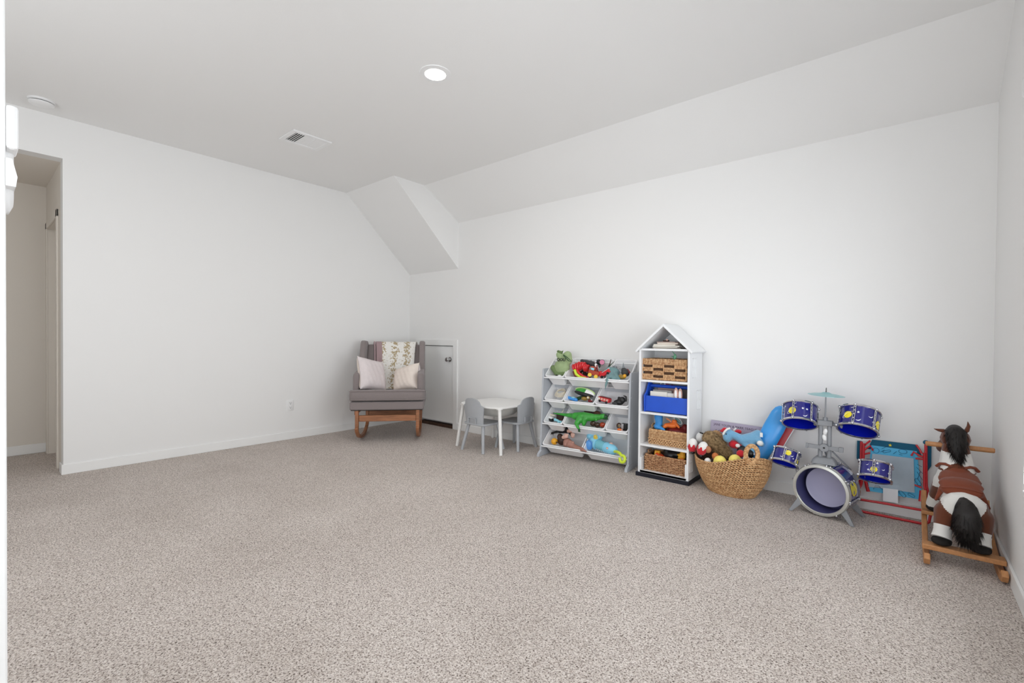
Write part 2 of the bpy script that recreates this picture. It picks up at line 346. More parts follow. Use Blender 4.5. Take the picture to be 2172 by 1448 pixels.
# white moulded ornament hung on the near wall end
om = thing('wall_ornament', 'white moulded ornament on the wall end at the left photo edge', 'wall decoration', (-1.335, .051, 1.30))
mb = MB(); mb.loft([rrect(.07, .2, .03, 0, 6), rrect(.07, .2, .03, .006, 6), rrect(.05, .17, .024, .012, 6)], Matrix.Translation((.02, 0, .11)) @ Matrix.Rotation(R(-90), 4, 'X'))
mb.build('back_plate', m_plastic, om)
MB().bb(.02, .0868, -.0005, .0165, .118, .198).build('upper_block', m_plastic, om, bevel=.006, smooth=False)
MB().add([(.02, -.0005, .05), (.0868, -.0005, .05), (.0868, -.0005, .1), (.02, -.0005, .1), (.02, .0125, .05), (.0868, .0125, .05), (.0868, .0145, .068), (.0868, .008, .1), (.02, .008, .1), (.02, .0145, .068)],
         [(0, 1, 2, 3), (4, 9, 6, 5), (9, 8, 7, 6), (0, 4, 5, 1), (1, 5, 6, 7, 2), (0, 3, 8, 9, 4), (2, 7, 8, 3)]).build('lower_block', m_plastic, om, smooth=False)

# ================================================================== rocking chair in the corner
m_gfab = mat('mauve grey woven upholstery', (.56, .52, .515), .9, bump=.35, scale=500, var=.22, sheen=.2)
m_wood = mat('warm reddish brown wood', (.66, .44, .30), .4, var=.35, scale=9, stretch=(1, 1, 8), bump=.03)
m_under = mat('dark lining cloth', (.1, .1, .1), .9)
m_mauve = mat('dusty mauve knit', (.68, .58, .59), .95, bump=.5, scale=300, var=.15)
m_cream = mat('cream cushion cotton', (.93, .88, .84), .9, bump=.5, scale=35, var=.05)
m_creamq = mat('pale lilac cream quilted cotton', (.90, .86, .86), .9, bump=.6, scale=22, var=.06)
def blanket_mat():
    m = bpy.data.materials.new('white blanket with tan blossom stripes'); m.use_nodes = True; nt = m.node_tree; L = nt.links.new; b = nt.nodes['Principled BSDF']; b.inputs['Roughness'].default_value = .95
    tc = nt.nodes.new('ShaderNodeTexCoord'); n = nt.nodes.new('ShaderNodeTexNoise'); n.inputs['Scale'].default_value = 42; n.inputs['Detail'].default_value = 3; n.inputs['Roughness'].default_value = .7; L(tc.outputs['Object'], n.inputs['Vector'])
    sp = nt.nodes.new('ShaderNodeSeparateXYZ'); L(tc.outputs['Object'], sp.inputs[0])
    w_ = nt.nodes.new('ShaderNodeMath'); w_.operation = 'MULTIPLY_ADD'; L(sp.outputs['X'], w_.inputs[0]); w_.inputs[1].default_value = 44; w_.inputs[2].default_value = 1.2
    sn = nt.nodes.new('ShaderNodeMath'); sn.operation = 'SINE'; L(w_.outputs[0], sn.inputs[0])
    ma = nt.nodes.new('ShaderNodeMath'); ma.operation = 'MULTIPLY_ADD'; L(sn.outputs[0], ma.inputs[0]); ma.inputs[1].default_value = .085; L(n.outputs['Fac'], ma.inputs[2])
    r = nt.nodes.new('ShaderNodeValToRGB'); L(ma.outputs[0], r.inputs[0]); e = r.color_ramp.elements
    e[0].position = .535; e[0].color = lin((.93, .92, .90)); e[1].position = .575; e[1].color = lin((.70, .63, .50)); L(r.outputs[0], b.inputs['Base Color'])
    bp = nt.nodes.new('ShaderNodeBump'); bp.inputs['Distance'].default_value = .004; bp.inputs['Strength'].default_value = .6; L(n.outputs['Fac'], bp.inputs['Height']); L(bp.outputs[0], b.inputs['Normal']); return m
m_blanket = blanket_mat()
RC = Matrix.Translation((-4.325, 3.04, 0)) @ Matrix.Rotation(R(49), 4, 'Z')
rk = thing('rocking_chair', 'grey upholstered wingback rocking chair on brown wooden rockers in the corner', 'chair', mat=RC)
# seat frame, cushion
MB().bb(-.36, .372, -.40, .33, .345, .428).build('seat_frame', m_gfab, rk, bevel=.012)
MB().bb(-.35, .36, -.385, .32, .338, .346).build('seat_underside', m_under, rk)
cu = MB(); cu.loft([rrect(.75, .60, .03, .441, cy=-.105), rrect(.765, .615, .035, .452, cy=-.105), rrect(.772, .622, .04, .49, cy=-.105), rrect(.766, .616, .035, .535, cy=-.105), rrect(.745, .595, .035, .549, cy=-.105), rrect(.6, .45, .035, .555, cy=-.105)])
cu.v = [(x * .965 + .006, y, z - (y + .41) * .11) for x, y, z in cu.v]
cus = cu.build('seat_cushion', m_gfab, rk)
for zz in (.452, .536):
    MB().tube([(x * .965 + .006, y, z - (y + .41) * .11) for x, y, z in rrect(.768, .618, .036, zz, cy=-.105)], .005, 6, closed=True).build('piping', m_gfab, cus)
# arms
for s_ in (-1, 1):
    am = MB(); prof = [(-.21, .36), (-.215, .66), (-.19, .70), (-.10, .715), (.10, .73), (.33, .74), (.33, .36)]
    Ma = Matrix(((0, 0, 1, 0), (1, 0, 0, 0), (0, 1, 0, 0), (0, 0, 0, 1)))
    x0, x1 = sorted((s_ * .364, s_ * .298))
    am.prism(prof, x0, x1, Ma); am.build('armrest', m_gfab, rk, bevel=.02, seg=3)
# backrest (reclined) and wings
bk = MB(); bk.add([(-.31, .17, .50), (.31, .17, .50), (.31, .33, .43), (-.31, .33, .43), (-.30, .37, 1.0), (.30, .37, 1.0), (.30, .45, .995), (-.30, .45, .995)], [(0, 1, 5, 4), (2, 3, 7, 6), (1, 2, 6, 5), (3, 0, 4, 7), (4, 5, 6, 7), (0, 3, 2, 1)])
bk.build('backrest', m_gfab, rk, bevel=.02, seg=3)
for s_ in (-1, 1):
    wg = MB(); prof = [(.10, .71), (.12, .80), (.17, .93), (.215, 1.02), (.255, 1.045), (.40, 1.04), (.46, 1.0), (.40, .45), (.30, .45)]
    x0, x1 = sorted((s_ * .358, s_ * .298)); wg.prism(prof, x0, x1, Ma); wg.build('wing', m_gfab, rk, bevel=.018, seg=3)
# wooden base: curved runners with uprights, rails
for s_ in (-1, 1):
    x = s_ * .302 + .01
    path = [(-.395, .17), (-.375, .13), (-.30, .078), (-.2, .042), (-.07, .021), (.06, .0165), (.17, .03), (.27, .065), (.35, .12), (.39, .19), (.41, .27)]
    lo = [[(x + s_ * 0 + a, p[0] + ny * h, p[1] + nz * h) for a, h in ((-.017, -.0165), (.017, -.0165), (.017, .0165), (-.017, .0165))] for p, (ny, nz) in
          [(path[i], (lambda t: (-t[1], t[0]))(((Vector(path[min(i + 1, len(path) - 1)]) - Vector(path[max(i - 1, 0)])).normalized()))) for i in range(len(path))]]
    MB().loft(lo).build('runner', m_wood, rk, bevel=.006)
    MB().bb(x - .017, x + .017, -.385, -.345, .125, .345).build('leg', m_wood, rk, bevel=.004)
    MB().bb(x - .017, x + .017, .30, .34, .10, .345).build('leg', m_wood, rk, bevel=.004)
MB().bb(-.275, .295, -.37, -.345, .225, .288).build('rail', m_wood, rk, bevel=.004)
MB().bb(-.275, .295, .305, .33, .165, .235).build('rail', m_wood, rk, bevel=.004)
for s_ in (-1, 1): MB().bb(s_ * .31 - .012, s_ * .31 + .012, -.345, .305, .29, .34).build('rail', m_wood, rk, bevel=.004)
# blanket over the backrest
bt = thing('blanket', 'white blanket with tan blossom stripes and mauve border over the rocking chair back', 'blanket', mat=RC)
def sheet(x0, x1, x0b, x1b, jit, nx=26):
    prof = [(.475, .52), (.47, .7), (.468, .9), (.462, 1.0), (.44, 1.026), (.40, 1.032), (.365, 1.015), (.342, .96), (.30, .85), (.25, .72), (.20, .60), (.155, .515), (.10, .506)]
    vs = []; m = len(prof)
    for j, (y, z) in enumerate(prof):
        t = j / (m - 1)
        for i in range(nx + 1):
            u = i / nx; xx = (x0 + (x1 - x0) * u) * (1 - t) + (x0b + (x1b - x0b) * u) * t
            k = .006 * sin(xx * 55 + t * 3) * (min(1, abs(t - .42) * 6)) + .004 * sin(xx * 21 + 1 + t * 5)
            vs.append((xx, y - abs(k) - jit, z + k * .3 + jit))
    fs = [(j * (nx + 1) + i, j * (nx + 1) + i + 1, (j + 1) * (nx + 1) + i + 1, (j + 1) * (nx + 1) + i) for j in range(m - 1) for i in range(nx)]
    return MB().add(vs, fs)
for nm, a, mt in (('cloth', (-.185, .285, -.10, .22, .0), m_blanket), ('border', (-.245, -.18, -.165, -.095, .002), m_mauve), ('folded_edge', (-.268, -.251, -.19, -.172, .004), m_mauve)):
    o = sheet(*a, nx=26 if nm == 'cloth' else 4).build(nm, mt, bt); md = o.modifiers.new('thick', 'SOLIDIFY'); md.thickness = .008; md.offset = 0
    sb_ = o.modifiers.new('sub', 'SUBSURF'); sb_.levels = 1; sb_.render_levels = 2
# cushions
def pillow(name, label, M_, w_, h_, t_, m1, m2):
    n = 22; th = thing(name, label, 'cushion', mat=M_)
    for sd_, mt, nm in ((1, m1, 'front_cover'), (-1, m2, 'back_cover')):
        vs = []
        for j in range(n + 1):
            for i in range(n + 1):
                u = -1 + 2 * i / n; v = -1 + 2 * j / n
                ex = 1 - .10 * (1 - v * v) * abs(u) ** 3; ey = 1 - .10 * (1 - u * u) * abs(v) ** 3
                th_ = ((1 - u ** 4) * (1 - v ** 4)) ** .55
                vs.append((u * w_ / 2 * ex, v * h_ / 2 * ey, sd_ * (t_ / 2 * th_ + .003 * sin(u * 19 + v * 7) * th_ + .001)))
        fs = [(j * (n + 1) + i, j * (n + 1) + i + 1, (j + 1) * (n + 1) + i + 1, (j + 1) * (n + 1) + i) for j in range(n) for i in range(n)]
        MB().add(vs, fs).build(nm, mt, th)
    return th
pillow('cushion', 'cream quilted cushion with one corner up on the left arm of the rocking chair', RC @ Matrix.Translation((-.195, -.05, .675)) @ Matrix.Rotation(R(56), 4, 'Z') @ Matrix.Rotation(R(70), 4, 'X') @ Matrix.Rotation(R(-13), 4, 'Z'), .37, .37, .15, m_creamq, m_cream)
pillow('cushion', 'cream ruched cushion leaning on the right arm of the rocking chair', RC @ Matrix.Translation((.175, .0, .625)) @ Matrix.Rotation(R(-42), 4, 'Z') @ Matrix.Rotation(R(68), 4, 'X') @ Matrix.Rotation(R(17), 4, 'Z'), .34, .31, .18, m_cream, m_creamq)

# ================================================================== children's table and two chairs
m_wpaint = mat('white painted wood', (.93, .925, .915), .35)
m_gpaint = mat('light grey painted wood', (.68, .69, .705), .4, var=.04, scale=20)
m_net = mat('translucent white netting', (.9, .9, .88), .8, alpha=.55)
tb = thing('play_table', "child's white table with rounded square top on splayed legs", 'table', (-3.14, 3.47, 0))
def sq(e, a, z, n=48):
    return [(a * (abs(cos(t)) ** (2 / e)) * (1 if cos(t) >= 0 else -1), a * (abs(sin(t)) ** (2 / e)) * (1 if sin(t) >= 0 else -1), z) for t in [2 * pi * i / n for i in range(n)]]
MB().loft([sq(4.2, .285, .4205), sq(4.2, .297, .423), sq(4.2, .299, .433), sq(4.2, .296, .438), sq(4.2, .285, .4395)]).build('tabletop', m_wpaint, tb)
for sx in (-1, 1):
    for sy in (-1, 1):
        MB().tube([(sx * .245, sy * .228, .4205), (sx * .295, sy * .262, 0)], [.0175, .0155], 14).build('leg', m_wpaint, tb)
        MB().tube([(sx * .243, sy * .226, .4215), (sx * .244, sy * .227, .412)], .032, 16).build('leg_plate', m_wpaint, tb)
nb = [sq(2.6, .225, .4195, 32), sq(2.6, .215, .39, 32), sq(2.6, .195, .355, 32), sq(2.6, .165, .325, 32), sq(2.2, .12, .315, 32)]
MB().loft(nb, cap=(False, True)).build('storage_net', m_net, tb)
MB().tube(sq(2.6, .227, .4165, 32), .004, 6, closed=True).build('net_rim', m_wpaint, tb)
def kid_chair(label, loc, rz):
    t = thing('kids_chair', label, 'chair', loc, rz, 'light grey chairs at the small white table')
    # local: back at -y, seat to +y
    MB().loft([rrect(.28, .275, .05, .253, cy=.135), rrect(.29, .285, .055, .257, cy=.135), rrect(.29, .285, .055, .267, cy=.135), rrect(.28, .275, .05, .271, cy=.135)]).build('seat', m_gpaint, t)
    lp = [(-.112, .268), (-.118, .34), (-.128, .42), (-.126, .436), (-.113, .446), (-.098, .45), (-.092, .462), (-.085, .485)] + [(.088 * cos(a), .478 + .036 * sin(a)) for a in [pi - pi * i / 10 for i in range(1, 10)]] + [(.085, .485), (.092, .462), (.098, .45), (.113, .446), (.126, .436), (.128, .42), (.118, .34), (.112, .268)]
    # curved panel: columns across
    half = []
    import bisect
    def width(zz):
        pts = [(.268, .112), (.34, .118), (.42, .128), (.436, .127), (.444, .118), (.449, .101), (.462, .097), (.478, .092), (.492, .083), (.503, .066), (.511, .038), (.514, .004)]
        for (z0, w0), (z1, w1) in zip(pts, pts[1:]):
            if z0 <= zz <= z1: return w0 + (w1 - w0) * (zz - z0) / (z1 - z0)
        return .004
    zs = [.268, .30, .34, .38, .42, .430, .436, .441, .446, .45, .462, .478, .486, .492, .498, .503, .508, .511, .514]
    loops = []
    for zz in zs:
        wd = width(zz); row = []; lean = -(zz - .268) * .13
        for i in range(13): u = -1 + i / 6; x = u * wd; row.append((x, lean + 1.6 * x * x - .006, zz))
        for i in range(13): u = 1 - i / 6; x = u * wd; row.append((x, lean + 1.6 * x * x + .006, zz))
        loops.append(row)
    MB().loft(loops).build('backrest', m_gpaint, t)
    mb = MB(); mb.bb(-.052, .052, -.026, -.018, .322, .329); mb.bb(.045, .052, -.026, -.012, .272, .329); mb.bb(-.052, -.045, -.026, -.012, .272, .329)
    mb.build('back_bracket', m_gpaint, t, bevel=.002, smooth=False)
    for sx in (-1, 1):
        for y0, y1 in ((.035, -.012), (.235, .275)):
            MB().tube([(sx * .095, y0, .254), (sx * .142, y1, 0)], [.0165, .0145], 14).build('leg', m_gpaint, t)
    return t
kid_chair("light grey child's chair pushed under the front of the white table", (-3.143, 3.145, 0), 0)
kid_chair("light grey child's chair at the right side of the white table, beside the bins", (-2.83, 3.565, 0), R(90))

# ================================================================== toy organizer with tilted bins
m_gorg = mat('cool grey laminated board', (.72, .735, .76), .45)
m_bin = mat('glossy white bin plastic', (.94, .94, .945), .28)
OG = Matrix.Translation((-2.578, 3.432, 0)) @ Matrix.Rotation(R(5.2), 4, 'Z')
og = thing('toy_organizer', 'grey and white toy organizer rack with four tilted tiers', 'shelf', mat=OG)
MX = Matrix(((0, 0, 1, 0), (1, 0, 0, 0), (0, 1, 0, 0), (0, 0, 0, 1)))
for x0, x1 in ((0, .016), (.84, .856)):
    pr = [(.0, .0), (.245, .0), (.245, .80), (.232, .806), (.065, .806), (.052, .795), (.015, .05)]
    MB().prism(pr, x0, x1, MX).build('side_panel', m_gorg, og, bevel=.002, smooth=False)
    MB().prism([(-.028, 0), (.25, 0), (.25, .03), (.02, .055), (-.024, .028)], x0 - .004, x1 + .004, MX).build('foot', m_gorg, og, bevel=.003, smooth=False)
rows = [(.738, .055), (.523, .045), (.314, .035), (.108, .018)]
tilt = R(40)
for z_, y_ in rows:
    v = Vector((0, cos(tilt), sin(tilt)))
    for k in (.004, .235):
        p = Vector((0, y_, z_ - .018)) + v * k
        MB().tube([(.016, p.y, p.z), (.84, p.y, p.z)], .006, 8).build('rod', m_bin, og)
    for x_ in (.0155, .8405): pass
for zz in (.62, .40, .06):
    MB().bb(.016, .84, .225, .24, zz, zz + .03).build('back_rail', m_gorg, og, smooth=False)
for yy, zz in ((.03, .60), (.028, .40), (.022, .2), (.05, .735)):
    MB().tube([(.8559, yy + .025, zz), (.8572, yy + .025, zz)], .004, 10).build('screw_cover', m_bin, og)
BM = {}
def toy_bin(r, x0, x1, label):
    z_, y_ = rows[r]; w_ = x1 - x0 - .004; L_ = .262
    M_ = OG @ Matrix.Translation(((x0 + x1) / 2, y_, z_)) @ Matrix.Rotation(tilt, 4, 'X')
    mb = MB(); cy = L_ / 2
    lo = [rrect(w_ - .018, L_ - .022, .018, -.012, cy=cy), rrect(w_ - .001, L_, .022, -.012, cy=cy), rrect(w_, L_, .022, -.001, cy=cy), rrect(w_ - .004, L_ - .004, .021, .001, cy=cy), rrect(w_ - .018, L_ - .018, .017, .0, cy=cy),
          rrect(w_ - .022, L_ - .026, .017, -.012, cy=cy), rrect(w_ - .062, L_ - .085, .02, -.123, cy=cy - .022), rrect(w_ - .09, L_ - .11, .02, -.125, cy=cy - .022)]
    ou = [rrect(w_ - .018, L_ - .022, .018, -.012, cy=cy), rrect(w_ - .058, L_ - .082, .02, -.126, cy=cy - .022), rrect(w_ - .08, L_ - .10, .02, -.129, cy=cy - .022)]
    mb.loft(lo, cap=(False, True)); mb.loft(ou, cap=(False, True))
    o = mb.build('storage_bin', m_bin); o.matrix_world = M_
    tag(o, label, 'bin', 'white bins of the toy organizer'); BM[(r, len([k for k in BM if k[0] == r]))] = M_; return o
toy_bin(0, .018, .222, 'small white bin holding the green drawstring bag, top tier')
toy_bin(0, .222, .632, 'wide white bin of red and black toys, top tier of the organizer')
toy_bin(0, .632, .838, 'small white bin with the teal elephant, top tier right')
toy_bin(1, .018, .222, 'small white bin holding only a coil of cream cord')
toy_bin(1, .222, .53, 'white bin with the green and black helmet, second tier middle')
toy_bin(1, .53, .838, 'white bin with the red fire truck, second tier right')
toy_bin(2, .018, .222, 'small white bin with small black, white and cyan toys')
toy_bin(2, .222, .632, 'wide white bin under the big green dinosaur')
toy_bin(2, .632, .838, 'nearly empty small white bin, third tier right')
toy_bin(3, .018, .426, 'wide white bin with brown and black animal figures, lowest tier left')
toy_bin(3, .43, .838, 'wide white bin with the pale blue bubble toy, lowest tier right')

# ================================================================== house shaped bookcase
m_case = mat('white laminated bookcase board', (.93, .935, .94), .4)
m_navy = mat('navy plinth paint', (.06, .07, .13), .4)
bc = thing('house_bookcase', 'tall white bookcase shaped like a house with a pitched roof', 'bookcase', (-1.425, 3.618, 0))
W2, D0, D1 = .2, -.137, .137
MB().bb(-W2 - .014, W2 + .008, D0 - .012, D1, 0, .03).build('plinth', m_navy, bc, bevel=.002, smooth=False)
for s_ in (-1, 1):
    x0, x1 = sorted((s_ * W2, s_ * (W2 - .016))); sp = MB().bb(x0, x1, D0, D1, .03, 1.005).build('side_panel', m_case, bc, bevel=.0015, smooth=False)
    # applied window mouldings on the outer side
    for zc in (.87, .62, .16):
        mb = MB(); xo = s_ * W2; xa, xb = sorted((xo, xo + s_ * .0025)); yc = -.04 if zc > .8 else (.06 if zc > .5 else -.08)
        for yy in (-.032, -.002, .028): mb.bb(xa, xb, yc + yy, yc + yy + .004, zc - .075, zc + .075)
        for dz in (-.075, 0, .071): mb.bb(xa, xb, yc - .032, yc + .032, zc + dz, zc + dz + .004)
        mb.build('window_moulding', m_case, sp, smooth=False)
for i, zt in enumerate((1.012, .765, .512, .257, .048)):
    MB().bb(-W2 + .0162, W2 - .0162, D0 + (.0 if i else .0), D1 - .012, zt - (.016 if i < 4 else .018), zt).build('shelf', m_case, bc, bevel=.001, smooth=False)
MB().bb(-W2 + .0162, W2 - .0162, D1 - .012, D1 - .002, .03, 1.012).build('back_panel', m_case, bc, smooth=False)
MB().prism([(-W2 + .02, 1.012), (W2 - .02, 1.012), (0, 1.178)], -(D1 - .002), -(D1 - .012), Matrix.Rotation(R(90), 4, 'X')).build('gable_back', m_case, bc, smooth=False)
MB().bb(-W2 + .0162, W2 - .0162, D0, D0 + .012, .03, .049).build('kick_board', m_case, bc, smooth=False)
for s_ in (-1, 1):
    x0, x1 = sorted((s_ * (W2 - .0162), s_ * (W2 - .028))); MB().bb(x0, x1, D0 + .002, D1 - .02, .049, .15).build('side_fence', m_case, bc, bevel=.001, smooth=False)
for s_ in (-1, 1):
    # roof board from the ridge to the eave
    a = Vector((0, 1.205)); b_ = Vector((s_ * .228, .993)); d_ = (b_ - a).normalized(); n_ = Vector((-d_.y, d_.x)) * s_
    if n_.y > 0: n_ = -n_
    pl = [a, b_, b_ + n_ * .016, a + Vector((0, -.0225))]
    if s_ < 0: pl = pl[::-1]
    MB().prism([(p.x, p.y) for p in pl], -(D1 + .008), -(D0 - .018), Matrix.Rotation(R(90), 4, 'X')).build('roof_board', m_case, bc, bevel=.0015, smooth=False)

# ================================================================== toys and things in the bins
def P_(name, col, rough=.4, **k): return mat(name, tuple(x / 255 for x in col), rough, **k)
m_green = P_('green plastic', (62, 165, 62), .3, var=.3, scale=30); m_dgreen = P_('dark green plastic', (26, 70, 36), .4)
m_bagL = P_('light green bag cloth', (158, 178, 132), .9, bump=.5, scale=45, var=.12); m_bagD = P_('olive green cloth', (108, 128, 84), .9, bump=.5, scale=45)
m_black = P_('black plastic', (28, 28, 30), .35); m_dgrey = P_('dark grey rubber', (62, 62, 64), .5); m_red = P_('red plastic', (205, 40, 46), .35); m_dred = P_('dark red plastic', (120, 28, 30), .4)
m_pink = P_('pink plastic', (205, 120, 150), .3); m_rust = P_('rust orange plastic', (165, 62, 34), .45); m_cyan = P_('pale cyan plastic', (150, 214, 230), .35); m_yel = P_('yellow plastic', (238, 205, 70), .45)
m_lime = P_('lime green plastic', (205, 226, 60), .3); m_brown = P_('brown plush', (110, 74, 58), .85, bump=.4, scale=90, var=.3); m_dbrown = P_('dark brown plastic', (70, 46, 36), .5, var=.3, scale=40)
m_teal = P_('grey teal rubber', (112, 146, 148), .5, var=.2, scale=30); m_grey = P_('mid grey plastic', (140, 145, 150), .4); m_gold = P_('olive gold plastic', (168, 138, 62), .35, var=.4, scale=40)
m_cord = P_('cream cord', (226, 216, 196), .7); m_white = P_('clean white plastic', (238, 238, 238), .35); m_blue = P_('bright blue plastic', (70, 150, 225), .3); m_orange = P_('orange plastic', (238, 120, 48), .4)
m_skin = P_('pink brown rubber', (176, 128, 114), .5, var=.15, scale=30); m_skin2 = P_('light pink rubber', (218, 176, 160), .5); m_bluep = P_('sky blue bubble plastic', (140, 210, 238), .3); m_blued = P_('mid blue bubble plastic', (96, 160, 226), .3)
m_amber = P_('amber yellow plastic', (240, 172, 40), .35); m_silver = P_('silver plastic', (190, 190, 195), .25, metal=.7)
def toy(name, label, loc=None, group=None, cat='toy'):
    return thing(name, label, cat, loc, 0, group)
def rl(mb, t):
    l = t.location; mb.v = [(v[0] - l[0], v[1] - l[1], v[2] - l[2]) for v in mb.v]; return mb
def part(t, name, m, mb, **k): return rl(mb, t).build(name, m, t, **k)
def bpart(t, name, m, mb, **k): return blob(rl(mb, t), name, m, t, **k)
def text_obj(txt, size, depth, m, name, parent, M_, sx=1, spacing=1.0, bold=0):
    cu_ = bpy.data.curves.new(name, 'FONT'); cu_.body = txt; cu_.size = size; cu_.extrude = depth; cu_.align_x = 'LEFT'; cu_.space_character = spacing; cu_.resolution_u = 3; cu_.offset = bold
    o = bpy.data.objects.new('tmp', cu_); C.objects.link(o); dg = bpy.context.evaluated_depsgraph_get(); dg.update()
    me = bpy.data.meshes.new_from_object(o.evaluated_get(dg)); bpy.data.objects.remove(o)
    me.materials.clear(); me.materials.append(m); q = bpy.data.objects.new(name, me); C.objects.link(q); q.parent = parent; q.matrix_local = M_ @ Matrix.Diagonal((sx, 1, 1, 1)); return q
V = Vector
def mix(a, b, t): return tuple(V(a) * (1 - t) + V(b) * t)

# -- top tier left: drawstring bag
b0 = (-2.449, 3.580, 0.738); t = toy('drawstring_bag', 'green cloth drawstring bag with dark lettering in the top left bin', b0, cat='bag')
mb = MB(); mb.ell((-2.433, 3.585, 0.818), (.085, .05, .075)); mb.ell((-2.402, 3.600, 0.893), (.072, .04, .06)); mb.cap((-2.437, 3.590, 0.892), (-2.469, 3.590, 0.934), .035, .03); mb.cap((-2.402, 3.600, 0.910), (-2.382, 3.600, 0.932), .045, .04); mb.ell((-2.367, 3.610, 0.915), (.02, .03, .045))
bpart(t, 'pouch', m_bagL, mb, vox=.007)
mb = MB(); mb.cap((-2.518, 3.570, 0.810), (-2.464, 3.570, 0.756), .028, .032); mb.cap((-2.464, 3.570, 0.756), (-2.401, 3.570, 0.768), .032, .026)
bpart(t, 'bottom_fold', m_bagD, mb, vox=.006)
mb = MB(); mb.loft([[V((-2.459, 3.590, 0.952)) + V((.028 * cos(a) * k, .02 * sin(a) * k + .002 * sin(5 * a), dz + .004 * sin(3 * a))) for a in [2 * pi * i / 24 for i in range(24)]] for k, dz in ((.6, -.03), (.9, -.005), (1.15, .02))], cap=(True, False))
part(t, 'gathered_neck', m_bagD, mb)
part(t, 'drawstring', m_dgreen, MB().tube([(-2.398, 3.555, 0.937), (-2.355, 3.545, 0.917), (-2.324, 3.545, 0.897), (-2.299, 3.545, 0.881), (-2.331, 3.540, 0.884), (-2.367, 3.540, 0.913), (-2.391, 3.545, 0.929)], .0035, 6))
bx0 = (-2.450, 3.525, 0.880)
text_obj('QOU', .038, .0015, m_black, 'lettering', t, Matrix.Translation(V(bx0) - V(b0)) @ Matrix.Rotation(R(4), 4, 'Z') @ Matrix.Rotation(R(82), 4, 'X'), 1.0, 1.0, .001)
t = toy('toy_figure', 'tiny black and white toy under the green drawstring bag', (-2.439, 3.550, 0.732)); part(t, 'body', m_white, MB().ell((-2.434, 3.550, 0.741), (.022, .014, .013))); part(t, 'head', m_black, MB().ell((-2.462, 3.545, 0.744), (.012, .011, .011)))

# -- top tier middle
t = toy('toy_shell', 'bright red ribbed toy in the top middle bin', (-2.248, 3.600, 0.779))
for i in range(5):
    c_ = mix((-2.304, 3.600, 0.823), (-2.215, 3.610, 0.844), i / 4); part(t, 'rib', m_red, MB().ell(c_, (.017, .04, .046 - .006 * abs(i - 2)), rot=(0, R(-16 + 8 * i), 0)))
t = toy('toy_shell', 'smaller red ribbed toy right of the bright red ribbed one', (-2.185, 3.610, 0.782))
for i in range(3): part(t, 'rib', m_red, MB().ell(mix((-2.200, 3.610, 0.823), (-2.177, 3.620, 0.820), i / 2), (.014, .034, .036), rot=(0, R(6 * i), 0)))
t = toy('toy_dinosaur', 'black toy creature lying across the back of the top middle bin', (-2.187, 3.660, 0.843))
mb = MB(); mb.cap((-2.267, 3.660, 0.883), (-2.222, 3.660, 0.876), .016, .019); mb.cap((-2.222, 3.660, 0.876), (-2.100, 3.660, 0.847), .02, .026); mb.cap((-2.177, 3.660, 0.873), (-2.168, 3.660, 0.891), .012, .003); mb.cap((-2.138, 3.660, 0.858), (-2.119, 3.660, 0.884), .013, .003)
bpart(t, 'body', m_dgrey, mb, vox=.005)
t = toy('toy_camera', 'black toy with round pink lens in the top middle bin', (-2.066, 3.650, 0.849))
part(t, 'body', m_black, MB().ell((-2.091, 3.660, 0.877), (.03, .025, .026)))
c_ = V((-2.041, 3.630, 0.880)); d_ = V((.55, -.83, .05))
part(t, 'lens_barrel', m_black, MB().tube([c_ + d_ * -.03, c_], .025, 20)); part(t, 'lens', m_pink, MB().tube([c_, c_ + d_ * .004], .021, 20))
t = toy('toy_truck', 'rust orange toy tow truck with yellow wheels and cyan window, top middle bin', (-2.104, 3.580, 0.738))
cT = V((-2.091, 3.580, 0.797)); Mt = Matrix.Translation(cT) @ Matrix.Rotation(R(16), 4, 'Y') @ Matrix.Rotation(R(20), 4, 'Z')
part(t, 'body', m_rust, MB().bb(-.045, .05, -.025, .025, -.03, .012, Mt), bevel=.006); part(t, 'cab', m_rust, MB().bb(-.038, .01, -.022, .022, .012, .042, Mt), bevel=.007)
part(t, 'window', m_cyan, MB().bb(-.041, -.036, -.017, .017, -.01, .034, Mt), bevel=.002); part(t, 'windscreen', m_cyan, MB().bb(-.03, .0, -.0245, -.021, .014, .034, Mt), bevel=.002)
for sx in (-.025, .03):
    for sy in (-.03, .022): part(t, 'wheel', m_yel, MB().tube([Mt @ V((sx, sy, -.032)), Mt @ V((sx, sy + .008, -.032))], .0165, 18))
part(t, 'crane_arm', m_dred, MB().cap(Mt @ V((.03, 0, .01)), Mt @ V((.01, 0, .06)), .007, .006))
t = toy('toy_truck', 'red toy fire engine with white trim at the right of the top middle bin', (-1.980, 3.590, 0.753))
Mt = Matrix.Translation(V((-1.991, 3.600, 0.789))) @ Matrix.Rotation(R(-32), 4, 'Y'); part(t, 'body', m_red, MB().bb(-.055, .055, -.02, .02, -.018, .014, Mt), bevel=.005); part(t, 'ladder', m_white, MB().bb(-.03, .06, -.008, .008, .014, .02, Mt), bevel=.002); part(t, 'cab', m_red, MB().bb(-.06, -.025, -.019, .019, .01, .036, Mt), bevel=.006)
for sx in (-.035, .03): part(t, 'wheel', m_black, MB().tube([Mt @ V((sx, -.024, -.018)), Mt @ V((sx, -.018, -.018))], .012, 14))
t = toy('toy_bowl', 'lime and red curved toy at the front left of the top middle bin', (-2.219, 3.570, 0.740))
